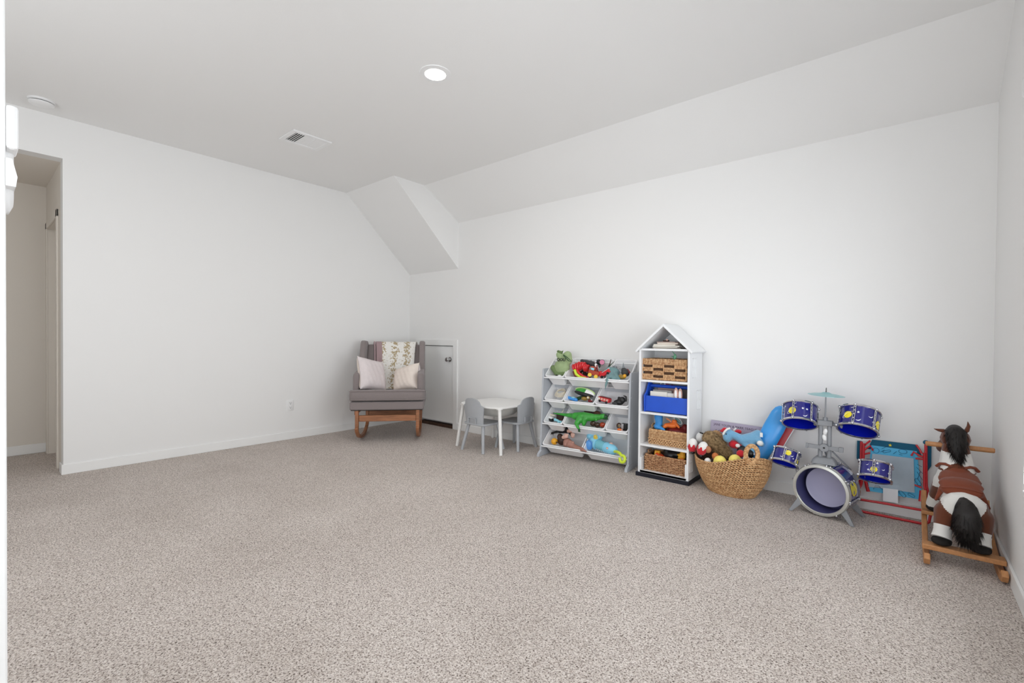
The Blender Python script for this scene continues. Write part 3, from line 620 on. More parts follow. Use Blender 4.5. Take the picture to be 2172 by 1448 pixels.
for k, (m_, nm) in enumerate(((m_lime, 'outer_stripe'), (m_red, 'inner_stripe'), (m_dred, 'back_stripe'))):
    part(t, nm, m_, MB().tube([(-2.284, 3.570, 0.804), (-2.262, 3.560, 0.767), (-2.218, 3.560, 0.740), (-2.165, 3.570, 0.735)] if k == 0 else ([(-2.266, 3.580, 0.804), (-2.234, 3.570, 0.773), (-2.190, 3.570, 0.750), (-2.147, 3.580, 0.735)] if k == 1 else [(-2.318, 3.600, 0.784), (-2.285, 3.580, 0.748), (-2.241, 3.590, 0.729)]), .013 - .002 * k, 10))
t = toy('toy_figure', 'small white toy figure behind the rust tow truck', (-2.091, 3.620, 0.820)); part(t, 'body', m_white, MB().cap((-2.086, 3.620, 0.828), (-2.096, 3.620, 0.857), .016, .012)); part(t, 'head', m_silver, MB().ell((-2.101, 3.620, 0.882), .013))
t = toy('toy_stick', 'brown curved stick rising at the right of the top middle bin', (-2.004, 3.640, 0.811)); part(t, 'stem', m_dbrown, MB().tube([(-2.011, 3.620, 0.799), (-1.985, 3.630, 0.829), (-1.972, 3.640, 0.862), (-1.964, 3.650, 0.907)], [.007, .006, .005, .003], 8))
t = toy('toy_leaf', 'green leaf shaped blade beside the brown stick in the top middle bin', (-1.985, 3.640, 0.812)); part(t, 'blade', m_dgreen, MB().tube([(-1.987, 3.610, 0.813), (-1.967, 3.630, 0.850), (-1.941, 3.640, 0.879), (-1.928, 3.650, 0.896)], [.006, .009, .006, .002], 8, flat=.4))
t = toy('toy_pile', 'dark small toys filling the floor of the top middle bin', (-2.149, 3.640, 0.740)); t['kind'] = 'stuff'
mb = MB()
for i in range(26): mb.ell(mix(mix((-2.350, 3.650, 0.749), (-1.995, 3.660, 0.736), random.random()), (-2.186, 3.700, 0.842), random.random() * .6), (.016 + .01 * random.random(), .014, .012), 8, rot=(random.random() * 3, random.random() * 3, 0))
part(t, 'small_pieces', m_dbrown, mb)

# -- top tier right
t = toy('toy_elephant', 'grey teal rubber elephant with its tail hanging over the top right bin', (-1.942, 3.620, 0.733))
mb = MB(); mb.ell((-1.940, 3.640, 0.793), (.062, .045, .05)); mb.ell((-1.961, 3.620, 0.802), (.04, .035, .045)); mb.cap((-1.906, 3.620, 0.776), (-1.864, 3.600, 0.747), .026, .018); mb.cap((-1.941, 3.610, 0.775), (-1.903, 3.590, 0.742), .024, .017)
mb.cap((-1.959, 3.600, 0.782), (-1.942, 3.555, 0.733), .02, .014); mb.cap((-1.942, 3.555, 0.733), (-1.952, 3.540, 0.693), .014, .009); mb.cap((-1.952, 3.540, 0.693), (-1.959, 3.545, 0.656), .009, .004)
bpart(t, 'body', m_teal, mb, vox=.005)
t = toy('toy_robot', 'silver grey toy robot behind the teal elephant', (-1.915, 3.680, 0.785)); part(t, 'body', m_silver, MB().box((-1.920, 3.680, 0.813), (.05, .03, .035)), bevel=.006); part(t, 'head', m_grey, MB().ell((-1.943, 3.680, 0.837), (.022, .02, .018))); part(t, 'arm', m_grey, MB().cap((-1.896, 3.660, 0.819), (-1.860, 3.650, 0.797), .01, .009))
t = toy('toy_dinosaur', 'dark grey horned toy dinosaur standing in the top right bin', (-1.828, 3.650, 0.739))
mb = MB(); mb.ell((-1.830, 3.660, 0.798), (.038, .04, .036)); mb.ell((-1.848, 3.660, 0.822), (.022, .025, .02)); bpart(t, 'body', m_dgrey, mb, vox=.005)
part(t, 'horn', m_grey, MB().tube([(-1.843, 3.660, 0.814), (-1.852, 3.660, 0.846), (-1.853, 3.660, 0.882)], [.016, .009, .002], 10)); part(t, 'crest', m_dred, MB().cap((-1.813, 3.660, 0.823), (-1.781, 3.650, 0.790), .009, .008))
t = toy('toy_car', 'olive gold toy car at the front of the top right bin', (-1.834, 3.600, 0.737)); part(t, 'body', m_gold, MB().ell((-1.844, 3.620, 0.764), (.04, .022, .02))); part(t, 'cab', m_amber, MB().ell((-1.813, 3.610, 0.774), (.016, .016, .016))); part(t, 'wheel', m_black, MB().tube([(-1.863, 3.605, 0.747), (-1.859, 3.598, 0.748)], .01, 12))

# -- second tier
t = toy('cord_coil', 'coil of cream cord lying in the left bin of the second tier', (-2.460, 3.600, 0.526), cat='cord')
c0 = V((-2.468, 3.610, 0.577)); Mc = Matrix.Translation(c0) @ Matrix.Rotation(R(35), 4, 'X')
for k in range(5):
    r_ = .056 - .004 * k; part(t, 'loop', m_cord, MB().tube([Mc @ V((r_ * cos(a) + .003 * k, r_ * .85 * sin(a) + .002 * k, -.012 + .007 * k + .003 * sin(3 * a + k))) for a in [2 * pi * i / 36 for i in range(36)]], .0036, 6, closed=True))
t = toy('toy_helmet', 'green and white toy helmet with black visor in the second tier middle bin', (-2.196, 3.600, 0.562), cat='toy')
Mh = Matrix.Translation(V((-2.197, 3.600, 0.596))) @ Matrix.Rotation(R(9), 4, 'Y')
mb = MB(); mb.ell((0, .012, .008), (.100, .045, .034), 24, M=Mh); bpart(t, 'shell', [m_green, m_white], mb, vox=.005, paint=lambda c: 1 if c.x > .02 else 0)
part(t, 'rim', P_('pale green plastic', (196, 224, 150), .4), MB().tube([Mh @ V((.101 * cos(a), .0 + .01 * sin(a), .010 + .032 * sin(a))) for a in [R(8 + 164 * i / 24) for i in range(25)]], .0055, 8))
part(t, 'visor', m_black, MB().ell((0, -.012, -.004), (.098, .034, .022), 24, M=Mh))
t = toy('toy_boat', 'blue toy boat at the front left of the second tier middle bin', (-2.311, 3.570, 0.512)); mb = MB(); mb.cap((-2.369, 3.580, 0.549), (-2.272, 3.580, 0.531), .014, .018); bpart(t, 'hull', m_blue, mb, vox=.004); part(t, 'deck', m_cyan, MB().ell((-2.299, 3.575, 0.551), (.02, .012, .008)))
t = toy('toy_figure', 'gold and cream toy animal in front of the green helmet', (-2.167, 3.570, 0.513)); mb = MB(); mb.ell((-2.184, 3.580, 0.552), (.035, .022, .02)); mb.ell((-2.139, 3.570, 0.565), (.018, .018, .018)); bpart(t, 'body', m_gold, mb, vox=.005); part(t, 'muzzle', m_cord, MB().ell((-2.135, 3.555, 0.567), (.011, .008, .01)))
t = toy('toy_block', 'dark red toy at the front right of the second tier middle bin', (-2.121, 3.580, 0.512)); part(t, 'body', m_dred, MB().box((-2.126, 3.580, 0.537), (.035, .03, .022)), bevel=.006); part(t, 'knob', m_white, MB().ell((-2.101, 3.562, 0.549), .005))
t = toy('toy_dragon', 'dark olive toy dragon half hidden under the green helmet', (-2.257, 3.620, 0.520)); mb = MB(); mb.cap((-2.271, 3.610, 0.542), (-2.157, 3.600, 0.582), .018, .012); bpart(t, 'body', m_dgreen, mb, vox=.005)
t = toy('toy_truck', 'red toy fire truck in the right bin of the second tier', (-1.986, 3.590, 0.524)); Mt = Matrix.Translation(V((-1.993, 3.610, 0.558))) @ Matrix.Rotation(R(8), 4, 'Y')
part(t, 'body', m_red, MB().bb(-.065, .05, -.024, .024, -.018, .016, Mt), bevel=.006); part(t, 'roof', m_dred, MB().bb(-.05, .045, -.02, .02, .016, .022, Mt), bevel=.002)
for k in range(4): part(t, 'window', m_cord if k == 0 else m_skin2, MB().bb(-.058 + .026 * k, -.04 + .026 * k, -.0255, -.0235, -.008, .011, Mt), bevel=.0015)
for sx in (-.04, .025): part(t, 'wheel', m_black, MB().tube([Mt @ V((sx, -.027, -.018)), Mt @ V((sx, -.02, -.018))], .0115, 14))
t = toy('toy_gorilla', 'black toy creature with a raised hooked arm, second tier right bin', (-1.859, 3.620, 0.509)); mb = MB(); mb.ell((-1.872, 3.620, 0.544), (.048, .03, .024)); mb.ell((-1.837, 3.620, 0.568), (.03, .025, .028)); mb.ell((-1.868, 3.620, 0.581), (.014, .014, .014)); mb.cap((-1.793, 3.600, 0.566), (-1.793, 3.600, 0.601), .009, .008); mb.cap((-1.793, 3.600, 0.601), (-1.815, 3.600, 0.607), .007, .006)
bpart(t, 'body', m_black, mb, vox=.005); part(t, 'saddle_pack', m_dgrey, MB().ell((-1.897, 3.600, 0.536), (.028, .02, .012)))

# -- third tier
t = toy('toy_car', 'black and white toy police car in the left bin of the third tier', (-2.542, 3.560, 0.296)); Mt = Matrix.Translation(V((-2.550, 3.570, 0.329))) @ Matrix.Rotation(R(12), 4, 'Y')
part(t, 'body', m_black, MB().bb(-.038, .036, -.02, .02, -.016, .006, Mt), bevel=.006); part(t, 'cab', m_white, MB().bb(-.03, .025, -.017, .017, .006, .024, Mt), bevel=.006); part(t, 'bonnet', m_white, MB().bb(-.037, -.02, -.0205, .0205, -.006, .008, Mt), bevel=.003)
t = toy('toy_figure', 'pale cyan toy figure lying at the front of the third tier left bin', (-2.443, 3.540, 0.302)); mb = MB(); mb.ell((-2.477, 3.550, 0.332), (.018, .016, .015)); mb.cap((-2.461, 3.550, 0.329), (-2.408, 3.550, 0.314), .013, .011); mb.cap((-2.438, 3.540, 0.325), (-2.436, 3.530, 0.304), .006, .005); bpart(t, 'body', m_cyan, mb, vox=.004)
t = toy('toy_block', 'dark brown toy crate in the third tier left bin', (-2.463, 3.600, 0.318)); part(t, 'crate', m_dbrown, MB().box((-2.458, 3.600, 0.350), (.07, .03, .05), None), bevel=.004); part(t, 'flap', m_dgreen, MB().box((-2.485, 3.600, 0.382), (.045, .03, .012)), bevel=.003)
t = toy('toy_bone', 'thin tan stick poking up from the third tier left bin', (-2.462, 3.620, 0.378)); part(t, 'stick', m_cord, MB().tube([(-2.453, 3.600, 0.381), (-2.439, 3.610, 0.403), (-2.431, 3.620, 0.430)], [.005, .004, .002], 7)); 
t = toy('toy_figure', 'small cream and grey toy at the back of the police car', (-2.530, 3.580, 0.344)); part(t, 'body', m_cord, MB().cap((-2.559, 3.590, 0.366), (-2.516, 3.590, 0.362), .009, .008)); part(t, 'cap', m_dgrey, MB().ell((-2.521, 3.590, 0.383), (.012, .01, .006)))
t = toy('toy_dinosaur', 'large glossy green toy tyrannosaur lying across the third tier bins', (-2.217, 3.560, 0.298))
mb = MB(); mb.cap((-2.500, 3.560, 0.389), (-2.398, 3.565, 0.387), .006, .013); mb.cap((-2.398, 3.565, 0.387), (-2.274, 3.570, 0.387), .013, .026); mb.cap((-2.274, 3.570, 0.387), (-2.189, 3.575, 0.392), .034, .042); mb.cap((-2.189, 3.575, 0.392), (-2.098, 3.585, 0.393), .042, .034); mb.cap((-2.098, 3.585, 0.393), (-2.036, 3.590, 0.404), .032, .026)
mb.ell((-2.002, 3.595, 0.411), (.042, .03, .026)); mb.cap((-2.207, 3.550, 0.377), (-2.220, 3.510, 0.334), .036, .022); mb.cap((-2.220, 3.510, 0.334), (-2.195, 3.485, 0.312), .018, .014); mb.cap((-2.195, 3.485, 0.312), (-2.167, 3.472, 0.292), .012, .010)
mb.cap((-2.163, 3.550, 0.373), (-2.166, 3.540, 0.333), .028, .018)
for dx in (-3, 1, 5): mb.cap((-2.172, 3.472, 0.296), tuple(V((-2.169, 3.468, 0.272)) + V((dx * .003, 0, 0))), .006, .004)
mb.cap((-2.071, 3.570, 0.382), (-2.046, 3.560, 0.370), .007, .005)
o = bpart(t, 'body', [m_green, m_dgreen], mb, vox=.005, paint=lambda c: 1 if (c.x + t.location.x > -1.985 and c.z + t.location.z > .405) or c.z + t.location.z < .30 else 0)
part(t, 'jaw', m_dgreen, MB().ell((-1.977, 3.585, 0.395), (.028, .022, .008)))
for lab, px in (('mauve brown toy animal under the green dinosaur, leftmost of three', (-2.095, 3.580, 0.340)), ('mauve brown toy animal under the green dinosaur, middle one of three', (-2.052, 3.580, 0.333)), ('reddish brown toy animal under the green dinosaur, near its jaw', (-2.007, 3.590, 0.338))):
    t = toy('toy_animal', lab, (px[0], px[1], px[2] - .02)); mb = MB(); mb.ell(px, (.028, .026, .024)); mb.ell((px[0] + .018, px[1] - .008, px[2] + .01), (.014, .014, .013)); bpart(t, 'body', m_dbrown if 'mauve' in lab else m_rust, mb, vox=.005); part(t, 'eye', m_white, MB().ell((px[0] + .018, px[1] - .023, px[2] + .012), .0025, 6))
for lab, px in (('brown wrinkled toy behind the back of the green dinosaur', (-2.197, 3.660, 0.424)), ('lighter brown toy behind the neck of the green dinosaur', (-2.104, 3.660, 0.421))):
    t = toy('toy_animal', lab, (px[0], px[1], px[2] - .02)); mb = MB(); mb.ell(px, (.04, .025, .02)); mb.cap((px[0] + .02, px[1], px[2]), (px[0] + .045, px[1], px[2] - .01), .015, .01); bpart(t, 'body', m_brown if 'light' in lab else m_dbrown, mb, vox=.005)
t = toy('ring_toy', 'bronze ring shaped toy in the nearly empty third tier bin', (-1.850, 3.600, 0.312)); c_ = V((-1.860, 3.610, 0.345)); part(t, 'ring', m_dbrown, MB().tube([c_ + V((.02 * cos(a), .004, .02 * sin(a))) for a in [2 * pi * i / 20 for i in range(20)]], .007, 8, closed=True)); part(t, 'hub', m_gold, MB().ell(c_, .009))
t = toy('toy_block', 'silver and black toy box in the nearly empty third tier bin', (-1.817, 3.620, 0.306)); part(t, 'case', m_black, MB().box((-1.813, 3.620, 0.342), (.05, .035, .06)), bevel=.005); part(t, 'face', m_silver, MB().box((-1.824, 3.598, 0.348), (.022, .006, .045)), bevel=.003)
t = toy('toy_figure', 'small orange toy at the front of the nearly empty third tier bin', (-1.837, 3.575, 0.301)); part(t, 'body', m_orange, MB().ell((-1.840, 3.580, 0.320), (.022, .014, .012))); part(t, 'head', m_skin2, MB().ell((-1.816, 3.575, 0.320), .009))

# -- lowest tier
t = toy('toy_ball', 'amber yellow ball with a brown spot in the lowest left bin', (-2.465, 3.530, 0.092)); part(t, 'ball', m_amber, MB().ell((-2.478, 3.540, 0.132), .031, 20)); part(t, 'spot', m_dbrown, MB().ell((-2.434, 3.515, 0.134), (.009, .006, .008)))
t = toy('toy_dinosaur', 'black toy creature with splayed claws at the back of the lowest left bin', (-2.446, 3.600, 0.175))
mb = MB(); mb.cap((-2.548, 3.600, 0.192), (-2.469, 3.610, 0.219), .009, .016); mb.cap((-2.469, 3.610, 0.219), (-2.378, 3.630, 0.241), .022, .03); mb.cap((-2.548, 3.600, 0.192), (-2.557, 3.590, 0.174), .005, .003); mb.cap((-2.548, 3.600, 0.192), (-2.524, 3.590, 0.170), .005, .003); mb.cap((-2.548, 3.600, 0.196), (-2.563, 3.590, 0.196), .005, .003); mb.cap((-2.378, 3.630, 0.237), (-2.335, 3.620, 0.201), .024, .02)
bpart(t, 'body', m_black, mb, vox=.005)
t = toy('toy_ape', 'dark brown toy ape with pink soles, right of the amber ball', (-2.402, 3.560, 0.101)); mb = MB(); mb.ell((-2.426, 3.580, 0.142), (.045, .035, .045)); mb.ell((-2.443, 3.580, 0.174), (.03, .03, .03)); bpart(t, 'body', m_dbrown, mb, vox=.005)
for p_, q_ in (((-2.382, 3.545, 0.184), (-2.348, 3.540, 0.198)), ((-2.356, 3.590, 0.237), (-2.321, 3.590, 0.250)), ((-2.315, 3.590, 0.212), (-2.307, 3.585, 0.201))):
    mb = MB(); mb.cap(p_, q_, .018, .02)
    for a in (-.022, -.008, .008, .02): mb.cap(q_, (q_[0] + a, q_[1], q_[2] + .027 - abs(a) * .4), .007, .005)
    bpart(t, 'sole', m_skin2, mb, vox=.004)
t = toy('toy_doll', 'pinkish brown toy figure stretching over the lip of the lowest left bin', (-2.245, 3.530, 0.088))
mb = MB(); mb.ell((-2.346, 3.560, 0.140), (.045, .035, .04)); mb.ell((-2.353, 3.540, 0.125), (.026, .024, .024)); mb.cap((-2.312, 3.540, 0.127), (-2.235, 3.530, 0.115), .028, .024); mb.cap((-2.235, 3.530, 0.115), (-2.149, 3.500, 0.117), .024, .016); mb.cap((-2.149, 3.500, 0.117), (-2.106, 3.485, 0.110), .013, .008); mb.cap((-2.312, 3.540, 0.156), (-2.272, 3.540, 0.154), .014, .01)
bpart(t, 'body', m_skin, mb, vox=.005)
t = toy('toy_bubble_machine', 'pale blue elephant shaped bubble toy with a lime curled trunk', (-1.955, 3.560, 0.089))
mb = MB(); mb.ell((-2.136, 3.620, 0.216), (.045, .04, .036)); mb.ell((-2.066, 3.630, 0.220), (.035, .04, .04)); mb.ell((-2.086, 3.600, 0.189), (.05, .045, .05)); bpart(t, 'head', m_bluep, mb, vox=.006)
part(t, 'ear', m_blued, MB().ell((-2.125, 3.570, 0.150), (.036, .022, .044), 20)); part(t, 'ear_rim', m_blued, MB().tube([V((-2.117, 3.557, 0.154)) + V((.032 * cos(a), 0, .04 * sin(a))) for a in [2 * pi * i / 24 for i in range(24)]], .004, 6, closed=True))
A_, B_ = V((-2.058, 3.585, 0.166)), V((-1.873, 3.555, 0.144)); d_ = (B_ - A_)
part(t, 'collar', m_bluep, MB().tube([A_ - d_ * .04, A_ + d_ * .06], .052, 28)); part(t, 'bubble_tank', P_('aqua tank plastic', (120, 190, 205), .2), MB().tube([A_ + d_ * .06, A_ + d_ * .5], .044, 28)); part(t, 'nozzle_body', m_bluep, MB().tube([A_ + d_ * .5, A_ + d_ * .56, A_ + d_ * .93, A_ + d_ * 1.05, A_ + d_ * 1.12], [.044, .047, .043, .034, .02], 28))
fl = (d_.normalized().cross(V((0, -1, .25)))).normalized(); fr = V((0, -.97, .24))
for k in range(9): c_ = A_ + d_ * (.10 + .1 * k) - fl * (-.036) + fr * .022; part(t, 'vent_fin', m_white, MB().cap(c_, c_ + fl * .012 - fr * .006, .003, .003, 6))
c_ = V((-2.059, 3.562, 0.228)); sun = MB(); 
for k in range(10): a = 2 * pi * k / 10; sun.ell(c_ + V((.017 * cos(a), .001, .017 * sin(a))), (.006, .003, .006), 8)
sun.ell(c_, (.011, .004, .011), 12); part(t, 'sun_button', m_yel, sun)
c_ = A_ + d_ * .74 + fr * .045; part(t, 'badge', m_orange, MB().ell(c_, (.010, .004, .010), 14)); part(t, 'badge_centre', m_white, MB().ell(c_ + V((0, -.003, 0)), (.0055, .003, .0055), 10))
c_ = A_ + d_ * .74 - fl * .044; part(t, 'top_knob', m_skin2, MB().ell(c_, (.018, .015, .010), 14))
for a in (.38, .46): c_ = A_ + d_ * a - fl * .038 + fr * .022; part(t, 'eye', m_black, MB().ell(c_, .003, 8))
E_ = V((-1.865, 3.540, 0.140)); cc = V((-1.751, 3.462, 0.111)); ring = [cc + V((.022 * cos(R(a)), .006 * sin(R(a)), .026 * sin(R(a)))) for a in range(115, -215, -24)]
part(t, 'trunk', m_lime, MB().tube([E_, V((-1.818, 3.500, 0.151)), V((-1.780, 3.475, 0.150))] + ring, .0125, 12))

# ================================================================== in the bookcase
m_paper = P_('paper pages', (225, 218, 205), .8); covers = [P_('pink buff cover', (190, 158, 150), .6), P_('ivory cover', (232, 228, 218), .6), P_('grey cover', (165, 162, 158), .6), P_('white cover', (240, 238, 234), .5), P_('rose brown cover', (150, 112, 108), .6), P_('taupe cover', (128, 116, 108), .6)]
bl_ = [('taupe covered thin book at the bottom of the stack in the roof gable', 5, .215, .155, .007, 4, .0), ('grey covered book second from the bottom of the gable stack', 2, .205, .16, .008, -3, -.005), ('white covered book in the middle of the gable stack', 3, .21, .15, .009, 2, -.004), ('ivory covered book above the middle of the gable stack', 1, .18, .15, .010, -2, -.012), ('pink covered book near the top of the gable stack', 0, .165, .14, .013, 3, .004), ('rose brown book on top of the gable stack', 4, .155, .13, .006, -5, .0)]
z_ = 1.0122
for lab, ci, w_, d2, h_, an, dx in bl_:
    t = thing('book', lab, 'book', (-1.425 + dx, 3.60, z_), R(an), 'books stacked under the bookcase roof')
    for zz in (0, h_ - .0015): MB().bb(-w_ / 2, w_ / 2, -d2 / 2, d2 / 2, zz, zz + .0015).build('cover', covers[ci], t, smooth=False)
    MB().bb(-w_ / 2 + .003, w_ / 2 - .003, -d2 / 2 + .002, d2 / 2 - .003, .0016, h_ - .0016).build('pages', m_paper, t, smooth=False)
    z_ += h_ + .0003
t = toy('toy_figure', 'tiny dark and pink toy on top of the book stack', (-1.43, 3.56, z_)); part(t, 'body', m_dbrown, MB().cap((-1.46, 3.56, z_ + .006), (-1.42, 3.565, z_ + .006), .006, .006)); part(t, 'head', m_skin2, MB().ell((-1.43, 3.555, z_ + .014), (.010, .006, .007)))
def strawmat(name, c1, c2): return P_(name, c1, .75, col2=tuple(x / 255 for x in c2), scale=70, bump=.3)
m_straw = strawmat('honey brown water hyacinth', (222, 184, 140), (172, 124, 84)); m_straw2 = strawmat('pale golden seagrass', (226, 188, 142), (182, 134, 90)); m_straw3 = strawmat('mid brown wicker', (210, 166, 124), (154, 106, 72)); m_inner = P_('shadowed basket inside', (84, 58, 40), .9)  # m_inner: dark shell colour, paints the shade behind the weave gaps
# first basket: open chequered weave
bw, bd, bh = .345, .215, .168; BX, BY, BZ = -1.4365, 3.622, .7652
t = thing('woven_basket', 'open chequered weave basket on the top shelf of the bookcase', 'basket', (BX, BY, BZ), 0, 'woven baskets in the bookcase')
def side_frames(bw, bd): return [Matrix.Translation((0, -bd / 2, 0)), Matrix.Translation((bw / 2, 0, 0)) @ Matrix.Rotation(R(90), 4, 'Z'), Matrix.Translation((0, bd / 2, 0)) @ Matrix.Rotation(pi, 4, 'Z'), Matrix.Translation((-bw / 2, 0, 0)) @ Matrix.Rotation(R(-90), 4, 'Z')]
rim = MB(); cell = MB(); posts = MB(); base_ = MB()
for i, F in enumerate(side_frames(bw, bd)):
    L_ = bw if i % 2 == 0 else bd; n = int(L_ / .0088)
    for k in range(n):
        x = -L_ / 2 + (k + .5) * L_ / n; rim.cap(F @ V((x, 0, bh - .042)), F @ V((x + random.uniform(-.001, .001), -.001, bh - .004)), .0040, .0040, 6)
    nc = 4 if i % 2 == 0 else 3; ch = (bh - .060) / 4
    for c in range(nc + 1): x = -L_ / 2 + c * L_ / nc; posts.tube([F @ V((x, -.003, .008)), F @ V((x, -.003, bh - .04))], .0035, 6)
    for c in range(nc):
        for r_ in range(4):
            x0 = -L_ / 2 + c * L_ / nc; x1 = x0 + L_ / nc; z0 = .016 + r_ * ch
            if (c + r_) % 2 == 0:
                for q in range(4): zz = z0 + (q + .5) * ch / 4; cell.tube([F @ V((x0, 0, zz)), F @ V(((x0 + x1) / 2, -.004 - .001 * (q % 2), zz + random.uniform(-.002, .002))), F @ V((x1, 0, zz))], .0036, 6)
            else:
                for zz in (z0 + .001, z0 + ch - .001): cell.tube([F @ V((x0, 0, zz)), F @ V(((x0 + x1) / 2, -.002, zz + random.uniform(-.003, .003))), F @ V((x1, 0, zz))], .0026, 6)
    for k in range(n): x = -L_ / 2 + (k + .5) * L_ / n; base_.cap(F @ V((x - .003, 0, .005)), F @ V((x + .004, 0, .014)), .0045, .0045, 6)
tag(rim.build('rim_wrap', m_straw, t), kind='stuff'); tag(cell.build('weave_strands', m_straw, t), kind='stuff'); tag(posts.build('weave_posts', m_straw, t), kind='stuff'); tag(base_.build('base_braid', m_straw, t), kind='stuff')
MB().loft([rrect(bw - .014, bd - .014, .01, z_, 3) for z_ in (.002, bh - .02)], cap=(True, False)).build('shade_backing', m_inner, t)
for lab, c_, m_, r_ in (('red toy seen through the lower left of the open weave basket', (-.13, -.07, .045), m_red, (.03, .02, .028)), ('black toy seen through the middle of the open weave basket', (-.04, -.06, .065), m_black, (.045, .03, .04)), ('dark grey toy seen through the right of the open weave basket', (.055, -.06, .065), m_dgrey, (.045, .03, .045)), ('olive gold toy in the lower right of the open weave basket', (.125, -.06, .04), m_gold, (.03, .025, .03)), ('brown toy filling the top of the open weave basket', (.0, .02, .11), m_dbrown, (.13, .07, .045))):
    t2 = toy('toy_lump', lab, (BX + c_[0], BY + c_[1], BZ + c_[2] - r_[2])); mb = MB(); mb.ell((0, 0, r_[2]), r_, 14); mb.ell((r_[0] * .5, -r_[1] * .3, r_[2] * 1.5), (r_[0] * .4, r_[1] * .5, r_[2] * .4), 10); blob(mb, 'body', m_, t2, vox=.006)
t = toy('toy_figure', 'light green toy figure with raised arm standing in the open weave basket', (-1.377, 3.580, 0.944)); mb = MB(); mb.cap((-1.377, 3.580, 0.937), (-1.374, 3.580, 0.963), .012, .009); mb.cap((-1.374, 3.580, 0.963), (-1.393, 3.580, 0.988), .0045, .0035); mb.cap((-1.393, 3.580, 0.988), (-1.400, 3.580, 0.999), .0035, .003); mb.cap((-1.381, 3.580, 0.948), (-1.400, 3.580, 0.954), .005, .004); mb.cap((-1.370, 3.580, 0.959), (-1.362, 3.580, 0.948), .006, .004)
bpart(t, 'body', P_('mint green plastic', (110, 175, 135), .4), mb, vox=.003)
# blue wooden tote
m_tote = P_('royal blue paint', (24, 82, 200), .35, var=.06, scale=15)
t = thing('toy_tote', 'royal blue wooden tool tote full of books on the second shelf', 'tote', (-1.4125, 3.60, .5122))
MB().bb(-.163, .163, -.098, -.086, .006, .128).build('front_board', m_tote, t, bevel=.002, smooth=False); MB().bb(-.163, .163, .086, .098, .006, .128).build('back_board', m_tote, t, bevel=.002, smooth=False)
MB().bb(-.163, .163, -.086, .086, .006, .016).build('base_board', m_tote, t, smooth=False)
side = [(-.104, 0), (.104, 0), (.108, .13), (.07, .155), (.045, .2), (.022, .23), (-.022, .23), (-.045, .2), (-.07, .155), (-.108, .13)]
for x0, x1 in ((-.176, -.163), (.163, .176)): MB().prism(side, x0, x1, MX).build('end_board', m_tote, t, bevel=.003)
MB().tube([(-.163, 0, .2), (.163, 0, .2)], .013, 18).build('handle', m_tote, t)
for lab, x0, x1, y_, h_, ci in (('cream storybook at the front of the blue tote', -.14, -.005, -.06, .155, 1), ('white picture book with blue print in the blue tote', -.07, .05, -.045, .148, 3), ('grey storybook in the middle of the blue tote', -.13, .02, -.03, .165, 2), ('taupe book at the back right of the blue tote', .04, .155, .03, .2, 5), ('pink book at the back left of the blue tote', -.12, .03, .04, .19, 0)):
    b2 = thing('book', lab, 'book', (-1.4125 + (x0 + x1) / 2, 3.60 + y_, .5285), 0, 'books in the blue tote'); w_ = x1 - x0
    for yy in (-.005, .0035): MB().bb(-w_ / 2, w_ / 2, yy, yy + .0015, 0, h_ - .01).build('cover', covers[ci], b2, smooth=False)
    MB().bb(-w_ / 2 + .002, w_ / 2 - .002, -.0035, .0035, 0, h_ - .012).build('pages', m_paper, b2, smooth=False)
for lab, px in (('left one of two white rounded toy ears in the blue tote', (-1.344, 3.530, 0.672)), ('right one of two white rounded toy ears in the blue tote', (-1.311, 3.530, 0.668))):
    b2 = toy('toy_ear', lab, (px[0], px[1], px[2] - .05), cat='toy'); MB().ell((0, 0, .045), (.017, .012, .05), 16).build('ear', m_skin2, b2); MB().ell((0, -.003, .042), (.0125, .011, .043), 14).build('inner_ear', m_white, b2)
t = toy('toy_bracelet', 'white arched toy hoop standing in the blue tote', (-1.477, 3.600, 0.727), cat='toy'); c_ = (-1.477, 3.600, 0.719); MB().tube([(.018 * cos(a), 0, .018 * sin(a) + .0) for a in [pi * i / 10 for i in range(11)]], .003, 8).build('hoop', m_white, t)
t = toy('toy_ball', 'small pink and red toy behind the handle of the blue tote', (-1.466, 3.660, 0.704), cat='toy'); MB().ell((0, 0, .012), (.02, .015, .014), 12).build('ball', m_pink, t); MB().ell((.04, .0, .0), (.018, .014, .02), 12).build('cap', m_red, t)

